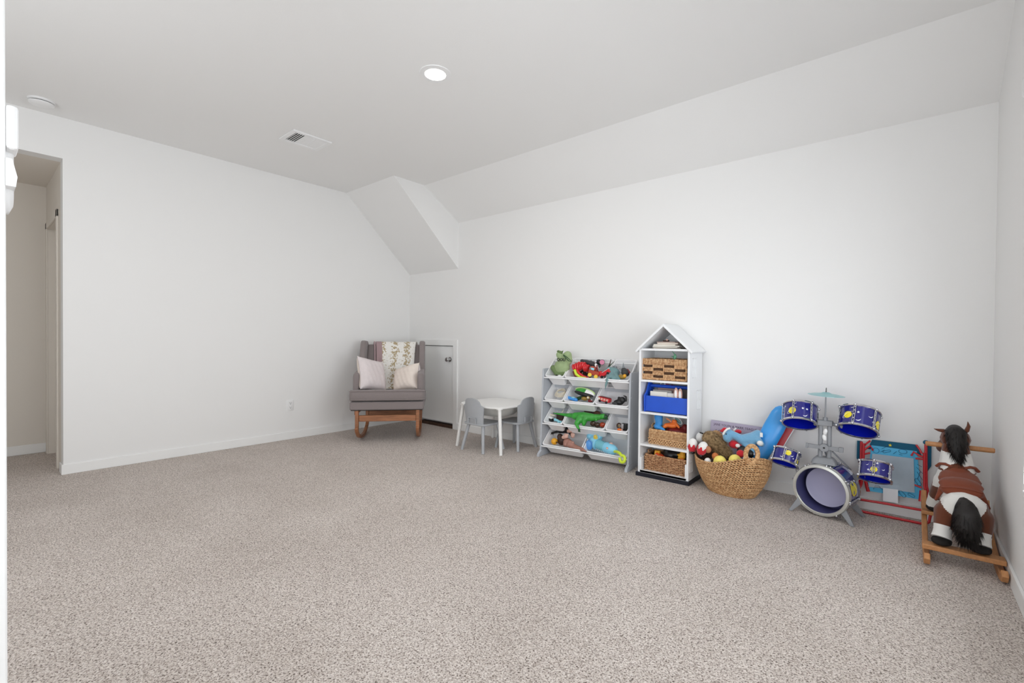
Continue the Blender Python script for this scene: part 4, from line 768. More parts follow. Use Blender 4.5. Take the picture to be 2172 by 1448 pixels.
def basket_box(t, bw, bd, bh, m_, style):
    for i, F in enumerate(side_frames(bw, bd)):
        L_ = bw if i % 2 == 0 else bd; side_mb = MB()
        if style == 'stitch':      # upper band of upright stitches over horizontal braids
            n = int(L_ / .0095)
            for k in range(n):
                for r_ in range(3):
                    x = -L_ / 2 + (k + .5 + .25 * (r_ % 2)) * L_ / n; z1 = bh - .004 - r_ * .021; side_mb.cap(F @ V((x, 0, z1 - .02)), F @ V((x + .002, -.0015, z1)), .0037, .0037, 6)
            n = int(L_ / .019)
            for r_ in range(4):
                for k in range(n): x = -L_ / 2 + (k + .5 + .5 * (r_ % 2)) * L_ / n; zz = .006 + r_ * .0125; side_mb.cap(F @ V((x - .008, 0, zz - .002)), F @ V((x + .008, -.002, zz + .003)), .0052, .0045, 6)
        else:
            nr = int(bh / .0105); nc = 5 if i % 2 == 0 else 3
            for r_ in range(nr):
                zz = .006 + r_ * (bh - .01) / nr; pts = []
                for k in range(31): u = k / 30; x = -L_ / 2 + u * L_; pts.append(F @ V((x, -.0055 * cos(pi * (u * nc) * 2 + pi * (r_ % 2)), zz + .0015 * sin(x * 120 + r_))))
                side_mb.tube(pts, .0043, 6)
            for c in range(2 * nc + 1): x = -L_ / 2 + c * L_ / (2 * nc); side_mb.tube([F @ V((x, 0, 0)), F @ V((x, 0, bh))], .0035, 6)
        tag(side_mb.build('woven_side', m_, t), kind='stuff')
    MB().loft([rrect(bw - .006, bd - .006, .01, z_, 3) for z_ in (.002, bh - .006)], cap=(True, False)).build('shade_backing', m_inner, t)
    n = 60; rm = MB(); rr = rrect(bw, bd, .015, bh, 4)
    P4 = [V(p) for p in rr]; tot = 2 * (bw + bd); 
    for i in range(len(P4)):
        a, b_ = P4[i], P4[(i + 1) % len(P4)]; k = max(1, int((b_ - a).length / .009))
        for j in range(k): p = a.lerp(b_, (j + .5) / k); dd = (b_ - a).normalized(); rm.cap(p - dd * .003 + V((0, 0, -.004)), p + dd * .004 + V((0, 0, .004)), .005, .005, 6)
    tag(rm.build('rim_braid', m_, t), kind='stuff')
t = thing('woven_basket', 'pale stitched seagrass basket on the third shelf of the bookcase', 'basket', (-1.404, 3.622, .2572), 0, 'woven baskets in the bookcase'); basket_box(t, .30, .19, .112, m_straw2, 'stitch')
MB().tube([(-.152, -.03, .10), (-.156, -.028, .135), (-.156, 0, .148), (-.156, .028, .135), (-.152, .03, .10)], .006, 8).build('handle', m_straw2, t)
t = thing('woven_basket', 'brown wicker basket on the lowest shelf of the bookcase', 'basket', (-1.421, 3.622, .0482), 0, 'woven baskets in the bookcase'); basket_box(t, .325, .20, .118, m_straw3, 'wicker')
MB().tube([(-.166, -.03, .11), (-.169, -.026, .138), (-.169, .026, .138), (-.166, .03, .11)], .006, 8).build('handle', m_straw3, t)
m_bluet = P_('bright blue fabric', (60, 150, 225), .55, var=.15, scale=30)
t = toy('toy_shoe', 'bright blue soft toy boot in the seagrass basket', (-1.499, 3.580, 0.388)); mb = MB(); mb.cap((-1.509, 3.600, 0.464), (-1.500, 3.590, 0.421), .034, .028); mb.cap((-1.500, 3.590, 0.413), (-1.507, 3.570, 0.392), .028, .026); mb.cap((-1.507, 3.570, 0.392), (-1.448, 3.560, 0.375), .02, .012); bpart(t, 'boot', m_bluet, mb, vox=.005)
t = toy('toy_dinosaur', 'orange toy dinosaur on top of the seagrass basket', (-1.393, 3.580, 0.391)); mb = MB(); mb.ell((-1.400, 3.590, 0.411), (.05, .03, .022)); mb.cap((-1.438, 3.580, 0.407), (-1.449, 3.570, 0.396), .02, .012); mb.cap((-1.360, 3.580, 0.428), (-1.333, 3.570, 0.407), .013, .009); mb.ell((-1.378, 3.590, 0.447), (.022, .016, .014)); bpart(t, 'body', m_orange, mb, vox=.005)
t = toy('toy_claw', 'light orange toy claw above the orange dinosaur', (-1.427, 3.590, 0.441)); part(t, 'claw', P_('light orange plastic', (238, 150, 100), .4), MB().tube([(-1.443, 3.590, 0.461), (-1.420, 3.590, 0.453), (-1.399, 3.585, 0.437)], [.005, .006, .004], 8))
t = toy('toy_ring', 'blue grey toy disc standing in the seagrass basket', (-1.352, 3.620, 0.420)); c_ = V((-1.353, 3.610, 0.451)); part(t, 'disc', m_teal, MB().ell(c_, (.036, .006, .018), 20, rot=(0, R(38), 0))); part(t, 'rim', m_white, MB().tube([c_ + V((.036 * cos(a) * cos(R(38)) + .017 * sin(a) * sin(R(38)), -.004, -.036 * cos(a) * sin(R(38)) + .017 * sin(a) * cos(R(38)))) for a in [2 * pi * i / 24 for i in range(24)]], .0025, 6, closed=True))
t = toy('toy_lump', 'dark red and black toy heap inside the seagrass basket', (-1.40, 3.63, .30)); mb = MB(); mb.ell((.03, -.01, .06), (.09, .06, .045)); mb.ell((.09, 0, .08), (.03, .03, .05)); blob(mb, 'heap', m_dred, t, vox=.007)
t = toy('toy_digger', 'yellow toy digger arm at the left of the wicker basket', (-1.515, 3.580, 0.122)); part(t, 'bucket', m_amber, MB().box((-1.509, 3.590, 0.185), (.04, .03, .026), None), bevel=.006); part(t, 'arm', m_amber, MB().tube([(-1.520, 3.580, 0.189), (-1.523, 3.570, 0.156), (-1.530, 3.560, 0.131)], [.010, .007, .006], 8))
t = toy('toy_truck', 'orange red toy truck lying in the wicker basket', (-1.465, 3.580, 0.131)); Mt = Matrix.Translation(V((-1.465, 3.580, 0.153))) @ Matrix.Rotation(R(20), 4, 'Y'); part(t, 'body', P_('orange red plastic', (240, 92, 48), .4), MB().bb(-.055, .055, -.025, .025, -.014, .014, Mt), bevel=.008); part(t, 'stripe', m_white, MB().bb(-.05, .02, -.0258, -.0245, -.006, .002, Mt))
t = toy('toy_lump', 'black toy heap in the middle of the wicker basket', (-1.41, 3.63, .10)); mb = MB(); mb.ell((.0, 0, .07), (.08, .06, .05)); mb.ell((.05, -.02, .085), (.05, .04, .035)); mb.ell((-.03, -.02, .1), (.03, .03, .025)); blob(mb, 'heap', m_black, t, vox=.007)
t = toy('toy_giraffe', 'orange yellow toy animal at the right of the wicker basket', (-1.308, 3.570, 0.149)); mb = MB(); mb.ell((-1.312, 3.580, 0.183), (.03, .02, .03)); mb.cap((-1.305, 3.580, 0.206), (-1.302, 3.590, 0.223), .02, .016); mb.cap((-1.327, 3.570, 0.190), (-1.342, 3.570, 0.198), .009, .006); mb.cap((-1.323, 3.570, 0.168), (-1.334, 3.560, 0.172), .008, .005); bpart(t, 'body', m_amber, mb, vox=.005); part(t, 'patch', m_orange, MB().ell((-1.300, 3.556, 0.168), (.018, .006, .008)))

# ================================================================== big oval basket of soft toys
m_big = strawmat('golden tan water hyacinth braid', (224, 184, 136), (172, 124, 80))
bb0 = V((-.945, 3.545, 0)); BA = R(-17)
BR = Matrix.Translation(bb0) @ Matrix.Rotation(BA, 4, 'Z')
bk_ = thing('woven_basket', 'large oval braided basket of soft toys between bookcase and drum set', 'basket', mat=BR)
def rimz(a): return .222 + .085 * abs(cos(a + R(28))) ** 2.2
def bsurf(a, t, off=0):
    k = sin(max(t, 0) * pi / 2) ** .85; ra = .155 + (.262 - .155) * k + off; rb = .115 + (.186 - .115) * k + off
    return V((ra * cos(a), rb * sin(a), t * rimz(a)))
wall = MB(); nr = 21
for r_ in range(nr):
    t_ = (r_ + .5) / nr; n = 58 + r_
    for k in range(n):
        a = 2 * pi * (k + .5 * (r_ % 2)) / n
        p = bsurf(a, t_, .002); q = bsurf(a + .06, t_, .002); dn = bsurf(a, t_ - .03, .002)
        tg = (q - p).normalized(); upv = (p - dn).normalized(); s_ = 1 if r_ % 2 else -1
        dir_ = (tg + upv * .45 * s_).normalized()
        wall.cap(p - dir_ * .0088, p + dir_ * .0088, .0054, .0042, 6)
tag(wall.build('braided_wall', m_big, bk_), kind='stuff')
lin_ = MB(); lin_.loft([[bsurf(2 * pi * i / 40, t_, -.004) for i in range(40)] for t_ in (0, .1, .3, .6, .98)], cap=(True, False)); lin_.build('shade_backing', m_inner, bk_)
for ah in (R(-36), R(140)):
    hm = MB(); hb = bsurf(ah, 1, -.002); tgh = (bsurf(ah + .05, 1, -.002) - bsurf(ah - .05, 1, -.002)); tgh.z *= .4; tgh.normalize(); pts = []
    for i in range(25):
        a = 2 * pi * i / 24; pts.append(hb + tgh * (.037 * cos(a)) + V((0, 0, .022 + .056 * sin(a))))
    nh = tgh.cross(V((0, 0, 1))).normalized()
    for i in range(24):
        a_, b_ = pts[i], pts[i + 1]
        for j in range(2):
            p = a_.lerp(b_, (j + .5) / 2); dd = (b_ - a_).normalized(); w_ = dd.cross(nh).normalized()
            hm.cap(p - w_ * .008 - dd * .002 + nh * .004, p + w_ * .008 + dd * .002 + nh * .004, .0062, .0062, 6); hm.cap(p - w_ * .008 - dd * .002 - nh * .004, p + w_ * .008 + dd * .002 - nh * .004, .0062, .0062, 6)
    hm.tube(pts[:-1], .011, 8, closed=True)
    hm.build('handle', m_big, bk_)
# storybook leaning on the wall inside the basket
m_lil = P_('lilac book cover', (176, 166, 186), .5); m_ink = P_('dark plum ink', (70, 45, 75), .6)
t = thing('picture_book', 'lilac picture book leaning on the wall at the back of the big basket', 'book', mat=Matrix.Translation((-1.156, 3.722, .215)) @ Matrix.Rotation(R(-6), 4, 'X') @ Matrix.Rotation(R(1.8), 4, 'Y'))
MB().bb(0, .365, -.006, -.004, 0, .252).build('cover', m_lil, t, smooth=False); MB().bb(0, .365, .004, .006, 0, .252).build('cover', m_lil, t, smooth=False); MB().bb(.003, .362, -.004, .004, .003, .249).build('pages', m_paper, t, smooth=False)
text_obj('JANE YOLEN & MARK TEAGUE', .0235, .0004, m_ink, 'author_lettering', t, Matrix.Translation((.022, -.0065, .216)) @ Matrix.Rotation(R(90), 4, 'X'), .86, 1.12)
text_obj('AC', .036, .0004, m_ink, 'title_lettering', t, Matrix.Translation((.03, -.0065, .160)) @ Matrix.Rotation(R(90), 4, 'X'))
# long blue plastic tube toy
m_tube = P_('azure blue plastic', (62, 158, 232), .28)
t = toy('toy_tube', 'tall azure blue plastic toy leaning out of the big basket toward the drums', (-0.773, 3.600, 0.298)); A_, B_ = V((-0.663, 3.675, 0.565)), V((-0.779, 3.600, 0.280)); ax = (B_ - A_); axn = ax.normalized(); sd_ = axn.cross(V((0, 1, 0))).normalized(); nn = sd_.cross(axn)
loops = []
for u, k in ((-.20, .25), (-.17, .6), (-.11, .85), (0, 1.0), (.3, 1.06), (.7, 1.02), (1.0, .95), (1.25, .85)):
    loops.append([A_ + ax * u + sd_ * (.062 * k * cos(a)) + nn * (.034 * k * sin(a)) for a in [2 * pi * i / 28 for i in range(28)]])
part(t, 'body', m_tube, MB().loft(loops))
t = toy('plastic_board', 'red plastic toy panel with white edge behind the blue plastic toy', (-0.651, 3.720, 0.346)); A_, B_ = V((-0.615, 3.735, 0.491)), V((-0.677, 3.705, 0.328))
for nm, m_, k0, k1, dy in (('panel', m_red, -.035, .028, .004), ('edge', m_white, .028, .034, .006)):
    dd = (B_ - A_).normalized(); sx = dd.cross(V((0, 1, 0))).normalized() * -1
    if sx.x < 0: sx = -sx
    q4 = [A_ + sx * k0, A_ + sx * k1, B_ + sx * (k1 * .6), B_ + sx * (k0 * .6)]; part(t, nm, m_, MB().add([tuple(p + V((0, -dy, 0))) for p in q4] + [tuple(p + V((0, dy, 0))) for p in q4], [(0, 1, 2, 3), (7, 6, 5, 4), (0, 4, 5, 1), (1, 5, 6, 2), (2, 6, 7, 3), (3, 7, 4, 0)]))
# soft toys
m_plush = P_('light blue plush', (118, 172, 208), .95, bump=.6, scale=160, sheen=.5, var=.08); m_hatr = P_('red plush', (205, 34, 48), .95, bump=.4, scale=120, sheen=.3); m_whp = P_('white plush', (240, 238, 235), .95, bump=.5, scale=130, sheen=.3)
m_fur = P_('tan brown long fur', (158, 132, 96), .95, col2=(98 / 255, 76 / 255, 48 / 255), scale=60, bump=.5); m_yp = P_('soft yellow ball', (250, 230, 122), .8, bump=.2, scale=90)
t = toy('plush_dinosaur', 'light blue plush long necked dinosaur in a red cap on top of the big basket', (-0.861, 3.560, 0.324), cat='soft toy')
mb = MB(); mb.ell((-0.969, 3.530, 0.396), (.033, .035, .045)); mb.cap((-0.965, 3.535, 0.420), (-0.931, 3.540, 0.410), .03, .026); mb.cap((-0.931, 3.540, 0.410), (-0.877, 3.560, 0.381), .026, .03); mb.cap((-0.877, 3.560, 0.381), (-0.810, 3.570, 0.396), .036, .046); mb.cap((-0.810, 3.570, 0.403), (-0.786, 3.580, 0.431), .04, .03)
mb.cap((-0.814, 3.550, 0.372), (-0.808, 3.530, 0.311), .024, .018); mb.cap((-0.779, 3.550, 0.397), (-0.748, 3.530, 0.373), .024, .018); mb.cap((-0.865, 3.550, 0.365), (-0.841, 3.540, 0.337), .022, .02)
bpart(t, 'body', m_plush, mb, vox=.006)
part(t, 'paw', m_whp, MB().ell((-0.756, 3.515, 0.381), (.02, .014, .018), 14)); part(t, 'paw', m_whp, MB().ell((-0.806, 3.520, 0.300), (.018, .014, .014), 14))
mb = MB(); mb.cap((-0.989, 3.530, 0.437), (-1.018, 3.530, 0.427), .022, .006); bpart(t, 'cap', m_hatr, mb, vox=.005); part(t, 'cap_brim', m_whp, MB().tube([(-0.990, 3.500, 0.411), (-0.979, 3.495, 0.434), (-0.966, 3.505, 0.451), (-0.952, 3.520, 0.457)], .007, 8)); part(t, 'eye', m_black, MB().ell((-0.969, 3.495, 0.418), (.004, .004, .006), 8))
part(t, 'care_tag', m_whp, MB().box((-0.758, 3.560, 0.431), (.018, .003, .03)), bevel=.001)
t = toy('plush_ball', 'red plush bobble with white trim behind the light blue dinosaur', (-0.914, 3.620, 0.407), cat='soft toy'); mb = MB(); mb.ell((-0.923, 3.630, 0.421), (.024, .02, .016)); mb.ell((-0.942, 3.630, 0.409), (.018, .018, .012)); bpart(t, 'bobble', m_hatr, mb, vox=.004); part(t, 'trim', m_whp, MB().cap((-0.952, 3.630, 0.428), (-0.940, 3.630, 0.443), .007, .005))
def fur(mb, pts_r, n, L_, th, seed, droop=(0, 0, -.3), flow=None):
    rnd = random.Random(seed)
    for i in range(n):
        k = rnd.random() * (len(pts_r) - 1); j = min(int(k), len(pts_r) - 2); u = k - j
        c_ = V(pts_r[j][0]).lerp(V(pts_r[j + 1][0]), u); r0 = pts_r[j][1] * (1 - u) + pts_r[j + 1][1] * u
        d = V((rnd.gauss(0, 1), rnd.gauss(0, 1), rnd.gauss(0, 1))).normalized(); base = c_ + d * r0 * .9
        fl_ = (V(pts_r[j + 1][0]) - V(pts_r[j][0])).normalized() if flow is None else V(flow)
        dd = (d * .55 + fl_ * .8 + V(droop) * .5).normalized(); l_ = L_ * rnd.uniform(.6, 1.2); sd = dd.orthogonal().normalized() * th
        p1 = base + dd * l_ * .55 + V(droop) * .1 * l_; p2 = base + (dd + V(droop) * .3) * l_; n2 = dd.cross(sd.normalized()) * th
        mb.add([tuple(base - sd), tuple(base + sd), tuple(base + n2), tuple(p1 - sd * .7), tuple(p1 + sd * .7), tuple(p1 + n2 * .7), tuple(p2)], [(0, 1, 4, 3), (1, 2, 5, 4), (2, 0, 3, 5), (3, 4, 6), (4, 5, 6), (5, 3, 6)])
    return mb
t = toy('plush_hedgehog', 'tan brown shaggy plush hedgehog leaning in the big basket', (-1.001, 3.500, 0.261), cat='soft toy')
A_, B_ = V((-1.087, 3.535, 0.361)), V((-0.953, 3.500, 0.279)); mb = MB(); mb.ell(A_, (.062, .055, .06)); mb.cap(A_.lerp(B_, .3), B_, .058, .026); bpart(t, 'body', m_fur, mb, vox=.007)
fm = fur(MB(), [(tuple(A_.lerp(B_, -.1)), .055), (tuple(A_.lerp(B_, .4)), .06), (tuple(B_), .03)], 1500, .026, .0013, 3); tag(rl(fm, t).build('long_fur', m_fur, t, smooth=False), kind='stuff')
part(t, 'muzzle', P_('peach brown plush', (176, 118, 84), .9), MB().ell((-1.079, 3.460, 0.296), (.022, .018, .026), 12)); part(t, 'foot', P_('orange brown plush', (190, 112, 62), .9), MB().ell((-1.027, 3.450, 0.259), (.024, .02, .026), 12))
for lab, p_, q_, sc in (('left one of two white plush egg shapes with red zigzag shells in the big basket', (-1.204, 3.500, 0.301), (-1.207, 3.500, 0.262), 1), ('right one of two white plush egg shapes with red zigzag shells in the big basket', (-1.121, 3.465, 0.296), (-1.135, 3.460, 0.253), 1)):
    t = toy('plush_egg', lab, (q_[0], q_[1], q_[2] - .035), cat='soft toy'); ax = (V(p_) - V(q_)).normalized(); Rm = ax.to_track_quat('Z', 'Y').to_matrix().to_4x4(); Me = Matrix.Translation(V(p_) - V(t.location)) @ Rm
    MB().lathe([(max(.034 * sin(pi * i / 16) * (1 - .12 * cos(pi * i / 16) * -1 * -1), .0004), -.052 * cos(pi * i / 16)) for i in range(17)], 24, Me).build('egg', m_whp, t)
    vs = []; n = 28; prof = [(-.050, .012), (-.044, .021), (-.03, .030), (-.012, .036)]
    for z_, r_ in prof: vs += [(r_ * cos(2 * pi * i / n), r_ * sin(2 * pi * i / n), z_) for i in range(n)]
    vs += [(.0372 * cos(2 * pi * i / n), .0372 * sin(2 * pi * i / n), .012 if i % 4 < 2 else -.008) for i in range(n)]
    fs = [(j * n + i, j * n + (i + 1) % n, (j + 1) * n + (i + 1) % n, (j + 1) * n + i) for j in range(4) for i in range(n)] + [tuple(range(n))[::-1]]
    MB().add(vs, fs, Me).build('zigzag_shell', m_hatr, t); MB().cap(Me @ V((-.012, -.008, -.052)), Me @ V((.012, -.008, -.052)), .012, .012).build('dark_base', m_black, t)
for lab, px, r_, m_ in (('left soft yellow ball at the front rim of the big basket', (-0.989, 3.430, 0.230), .043, m_yp), ('right soft yellow ball at the front rim of the big basket', (-0.891, 3.430, 0.257), .040, m_yp), ('small off white ball at the left front rim of the big basket', (-1.075, 3.440, 0.219), .022, m_whp), ('small off white ball at the right front rim of the big basket', (-0.825, 3.450, 0.278), .020, m_whp), ('red ball between the hedgehog and the blue dinosaur', (-0.871, 3.490, 0.295), .027, m_hatr)):
    t = toy('soft_ball', lab, (px[0], px[1], px[2] - r_), cat='ball'); MB().ell((0, 0, r_), r_, 24).build('ball', m_, t); MB().tube([(r_ * 1.003 * cos(a), 0, r_ + r_ * 1.003 * sin(a)) for a in [2 * pi * i / 40 for i in range(40)]], .0008, 4, closed=True, M=Matrix.Rotation(R(70), 4, 'Z')).build('seam', m_, t)
t = toy('plush_figure', 'red and black soft toy under the neck of the light blue dinosaur', (-0.915, 3.530, 0.294), cat='soft toy'); mb = MB(); mb.ell((-0.933, 3.550, 0.341), (.035, .03, .03)); mb.cap((-0.933, 3.550, 0.341), (-0.887, 3.540, 0.330), .026, .02); bpart(t, 'body', m_hatr, mb, vox=.006); part(t, 'trousers', m_black, MB().cap((-0.869, 3.530, 0.311), (-0.821, 3.520, 0.298), .035, .03, 16)); part(t, 'hand', m_whp, MB().ell((-0.895, 3.510, 0.344), (.016, .012, .014), 10))
t = toy('plush_bird', 'white soft toy with dark markings behind the hedgehog in the left handle', (-1.189, 3.600, 0.308), cat='soft toy'); part(t, 'body', m_whp, MB().ell((-1.178, 3.585, 0.347), (.03, .03, .04), 16)); part(t, 'marking', m_black, MB().cap((-1.170, 3.560, 0.391), (-1.153, 3.560, 0.387), .005, .006))
t = toy('soft_toy_heap', 'dark soft toys filling the inside of the big basket', (-.945, 3.545, .05), cat='soft toy'); t['kind'] = 'stuff'; mb = MB()
for i in range(16): mb.ell((random.uniform(-.13, .13), random.uniform(-.08, .08), random.uniform(.05, .14)), (.05, .045, .04), 10)
blob(mb, 'heap', P_('grey brown plush', (100, 86, 80), .9), t, vox=.01)

# ================================================================== toy drum set
m_navy2 = P_('glossy navy drum shell', (30, 30, 122), .18, coat=.6); m_in = P_('bright blue drum lining', (12, 26, 168), .22); m_nin = P_('navy grey drum lining', (74, 74, 120), .4); m_lilac = P_('lilac drum head', (172, 170, 198), .35); m_hoop = mat('silver plated hoop', (.82, .82, .84), .16, metal=.9); m_cream_h = P_('brushed silver rim', (206, 206, 200), .3, metal=.5)
m_stand = P_('grey moulded stand plastic', (140, 142, 146), .5); m_print_y = P_('yellow planet print', (240, 222, 40), .35); m_print_w = P_('white print', (240, 240, 245), .35); m_cym = P_('teal cymbal metal', (140, 186, 190), .35, metal=.3)
ds = thing('toy_drum_set', 'navy toy drum set with yellow planets, four toms, bass drum and teal cymbal', 'drum set', (-.38, 3.49, 0)); DL = V(ds.location)
def axm(c_, d_, roll=0):
    d_ = V(d_).normalized(); x_ = V((1, 0, 0)); x_ = (x_ - d_ * x_.dot(d_)).normalized(); y_ = d_.cross(x_); Mx = Matrix((x_, y_, d_)).transposed().to_4x4(); Mx.translation = V(c_) - DL; return Mx @ Matrix.Rotation(roll, 4, 'Z')
def wrap(poly, R_, a0, z0, M_, off=.0012):
    # flat print shape laid on the drum shell (fan from its middle)
    n = len(poly); cx = sum(p[0] for p in poly) / n; cy = sum(p[1] for p in poly) / n
    f_ = lambda x, y: tuple(M_ @ V(((R_ + off) * cos(a0 + x / R_), (R_ + off) * sin(a0 + x / R_), z0 + y)))
    vs = [f_(x, y) for x, y in poly] + [f_(cx, cy)]; return vs, [(i, (i + 1) % n, n) for i in range(n)]
star = [(.0085 * (1 if i % 2 == 0 else .42) * sin(pi * i / 5), .0085 * (1 if i % 2 == 0 else .42) * cos(pi * i / 5)) for i in range(10)]
moonp = [(.011 * cos(a), .011 * sin(a)) for a in [R(-150 + 220 * i / 12) for i in range(13)]] 
def moon(s_): 
    o_ = [(s_ * cos(R(200 + 180 * i / 10)), s_ * sin(R(200 + 180 * i / 10))) for i in range(11)]; i_ = [(s_ * .95 * cos(R(375 - 170 * i / 10)) + s_ * .0, s_ * .38 * sin(R(375 - 170 * i / 10)) + s_ * .05) for i in range(11)]; return o_ + i_
def strip_moon(s_, rot):
    # crescent as quads so it stays concave
    pts = []
    for i in range(11):
        a = R(190 + 160 * i / 10); w_ = .38 * sin(pi * i / 10) + .02; pts.append(((s_ * cos(a), s_ * sin(a)), (s_ * (1 - w_) * cos(a), s_ * (1 - w_) * sin(a))))
    rr_ = lambda p: (p[0] * cos(rot) - p[1] * sin(rot), p[0] * sin(rot) + p[1] * cos(rot))
    return [(rr_(a), rr_(b)) for a, b in pts]
def drum(name, c_, d_, R_, H_, prints, inner, roll=0, lugs=6, head=None, open_end=True, label=None):
    M_ = axm(c_, d_, roll); sh = MB().lathe([(R_ - .003, -H_ / 2), (R_, -H_ / 2), (R_, H_ / 2), (R_ - .003, H_ / 2)], 48, M_, caps=False).build(name, m_navy2, ds); 
    if label: sh['label'] = label
    MB().lathe([(R_ - .0035, -H_ / 2 + .001), (R_ - .0035, H_ / 2 - .006)], 48, M_, caps=False).build('shell_lining', inner, sh)
    MB().lathe([(.0005, H_ / 2 - .005), (R_ - .004, H_ / 2 - .005), (R_ - .004, H_ / 2 - .003), (.0005, H_ / 2 - .003)], 48, M_).build('drum_head', head or inner, sh)
    for s_ in (-1, 1):
        z_ = s_ * H_ / 2; MB().lathe([(R_ - .002, z_ - .006 * 1), (R_ + .006, z_ - .006), (R_ + .009, z_ - .002), (R_ + .006, z_ + .006), (R_ - .002, z_ + .006)], 48, M_, closed=True).build('hoop', m_hoop, sh)
    for k in range(lugs):
        a = 2 * pi * k / lugs + .3; lg = MB(); ca, sa = cos(a), sin(a)
        for w_ in (-.0045, .0045): lg.tube([M_ @ V(((R_ + .005) * ca - w_ * sa, (R_ + .005) * sa + w_ * ca, -H_ / 2)), M_ @ V(((R_ + .005) * ca - w_ * sa, (R_ + .005) * sa + w_ * ca, H_ / 2))], .0022, 6)
        for j in range(5): zz = -H_ / 2 + H_ * (j + .5) / 5; lg.ell((0, 0, 0), (.0045, .008, .0035), 8, M=M_ @ Matrix.Rotation(a, 4, 'Z') @ Matrix.Translation((R_ + .004, 0, zz)))
        for s_ in (-1, 1): lg.ell((0, 0, 0), (.008, .0075, .0085), 10, M=M_ @ Matrix.Rotation(a, 4, 'Z') @ Matrix.Translation((R_ + .009, 0, s_ * H_ / 2)))
        lg.build('lug', m_hoop, sh)
    for kind, a, z_, s_ in prints:
        a = R(a)
        if kind == 'planet':
            vs, fs = wrap([(s_ * cos(2 * pi * i / 22), s_ * sin(2 * pi * i / 22)) for i in range(22)], R_, a, z_, M_); MB().add(vs, fs).build('planet_print', m_print_y, sh, smooth=False)
            rg = [(1.5 * s_ * cos(2 * pi * i / 30), .5 * s_ * sin(2 * pi * i / 30)) for i in range(30)]; th_ = R(35)
            mb = MB(); f_ = lambda x, y: M_ @ V(((R_ + .0018) * cos(a + x / R_), (R_ + .0018) * sin(a + x / R_), z_ + y)); mb.tube([f_(x * cos(th_) - y * sin(th_), x * sin(th_) + y * cos(th_)) for x, y in rg][:20], .0009, 5); mb.build('planet_ring_print', m_print_w, sh)
        elif kind == 'star':
            vs, fs = wrap([(x * s_, y * s_) for x, y in star], R_, a, z_, M_); MB().add(vs, fs).build('star_print', m_print_w, sh, smooth=False)
        else:
            pr = strip_moon(.012 * s_, R(20)); vs = []
            for o_, i_ in pr:
                for x, y in (o_, i_): vs.append(tuple(M_ @ V(((R_ + .0012) * cos(a + x / R_), (R_ + .0012) * sin(a + x / R_), z_ + y))))
            MB().add(vs, [(2 * i, 2 * i + 1, 2 * i + 3, 2 * i + 2) for i in range(len(pr) - 1)]).build('moon_print', m_print_w, sh, smooth=False)
    return sh
pA = [('planet', -108, -.006, .023), ('star', -72, .01, 1), ('star', -58, .008, 1), ('moon', -64, -.03, 1.1), ('moon', -98, .046, .6), ('star', -140, .03, .8), ('star', -145, -.02, .8), ('star', -42, -.005, .8), ('moon', 20, 0, 1), ('planet', 60, 0, .023)]
pB = [('planet', -122, -.004, .022), ('star', -92, .016, 1), ('moon', -90, -.026, 1.1), ('moon', -112, .048, .6), ('moon', -56, .012, 1.1), ('star', -45, -.022, .9), ('planet', -18, -.02, .026), ('star', 40, 0, 1)]
drum('tom_drum', (-0.525, 3.520, 0.599), (-.05, .50, .86), .095, .118, pA, m_in, R(-2))
drum('tom_drum', (-0.216, 3.480, 0.602), (.075, .52, .86), .098, .122, pB, m_in, R(3))
pC = [('planet', -88, .014, .017), ('moon', -112, -.012, 1.0), ('moon', -70, .006, .8), ('star', -60, -.012, .7), ('planet', -35, -.018, .017)]
pD = [('planet', -102, -.008, .016), ('moon', -70, .004, .7), ('star', -122, -.014, .8), ('star', -92, .03, .9), ('moon', -128, .02, .6), ('star', -45, -.01, .8)]
drum('small_tom_drum', (-0.593, 3.470, 0.323), (.12, .47, .88), .073, .082, pC, m_in, R(15))
drum('small_tom_drum', (-0.132, 3.430, 0.325), (.03, .47, .88), .075, .086, pD, m_in, R(10))
# bass drum lying on its side, open end to the room
bdir = V((.24, .97, .02)).normalized(); bc_ = V((-0.381, 3.415, 0.144)); bc_ = V((bc_.x - .012, 3.415, .164)); bcen = bc_ + bdir * .085
bs = drum('bass_drum', bcen, bdir, .148, .15, [('planet', -12, .0, .045), ('planet', 178, 0, .045), ('moon', 22, .02, 1.2), ('star', 150, -.03, 1.2)], m_nin, R(0), 8, m_nin)
Mb = axm(bcen, bdir)
MB().lathe([(.136, -.098), (.140, -.103), (.154, -.100), (.159, -.088), (.157, -.072), (.148, -.07), (.139, -.09)], 56, Mb, closed=True).build('front_rim', m_cream_h, bs)
MB().lathe([(.0005, .012), (.112, .012), (.121, .008), (.124, .02), (.121, .034), (.0005, .034)], 56, Mb).build('recessed_head', m_lilac, bs)
for k in range(8):
    a = 2 * pi * k / 8 + .2; MB().ell((0, 0, 0), (.010, .006, .007), 10, M=Mb @ Matrix.Rotation(a, 4, 'Z') @ Matrix.Translation((.157, 0, -.09))).build('rim_clip', m_hoop, bs)
def dpart(name, m_, mb, **k): mb.v = [tuple(V(v) - DL) for v in mb.v]; return mb.build(name, m_, ds, **k)
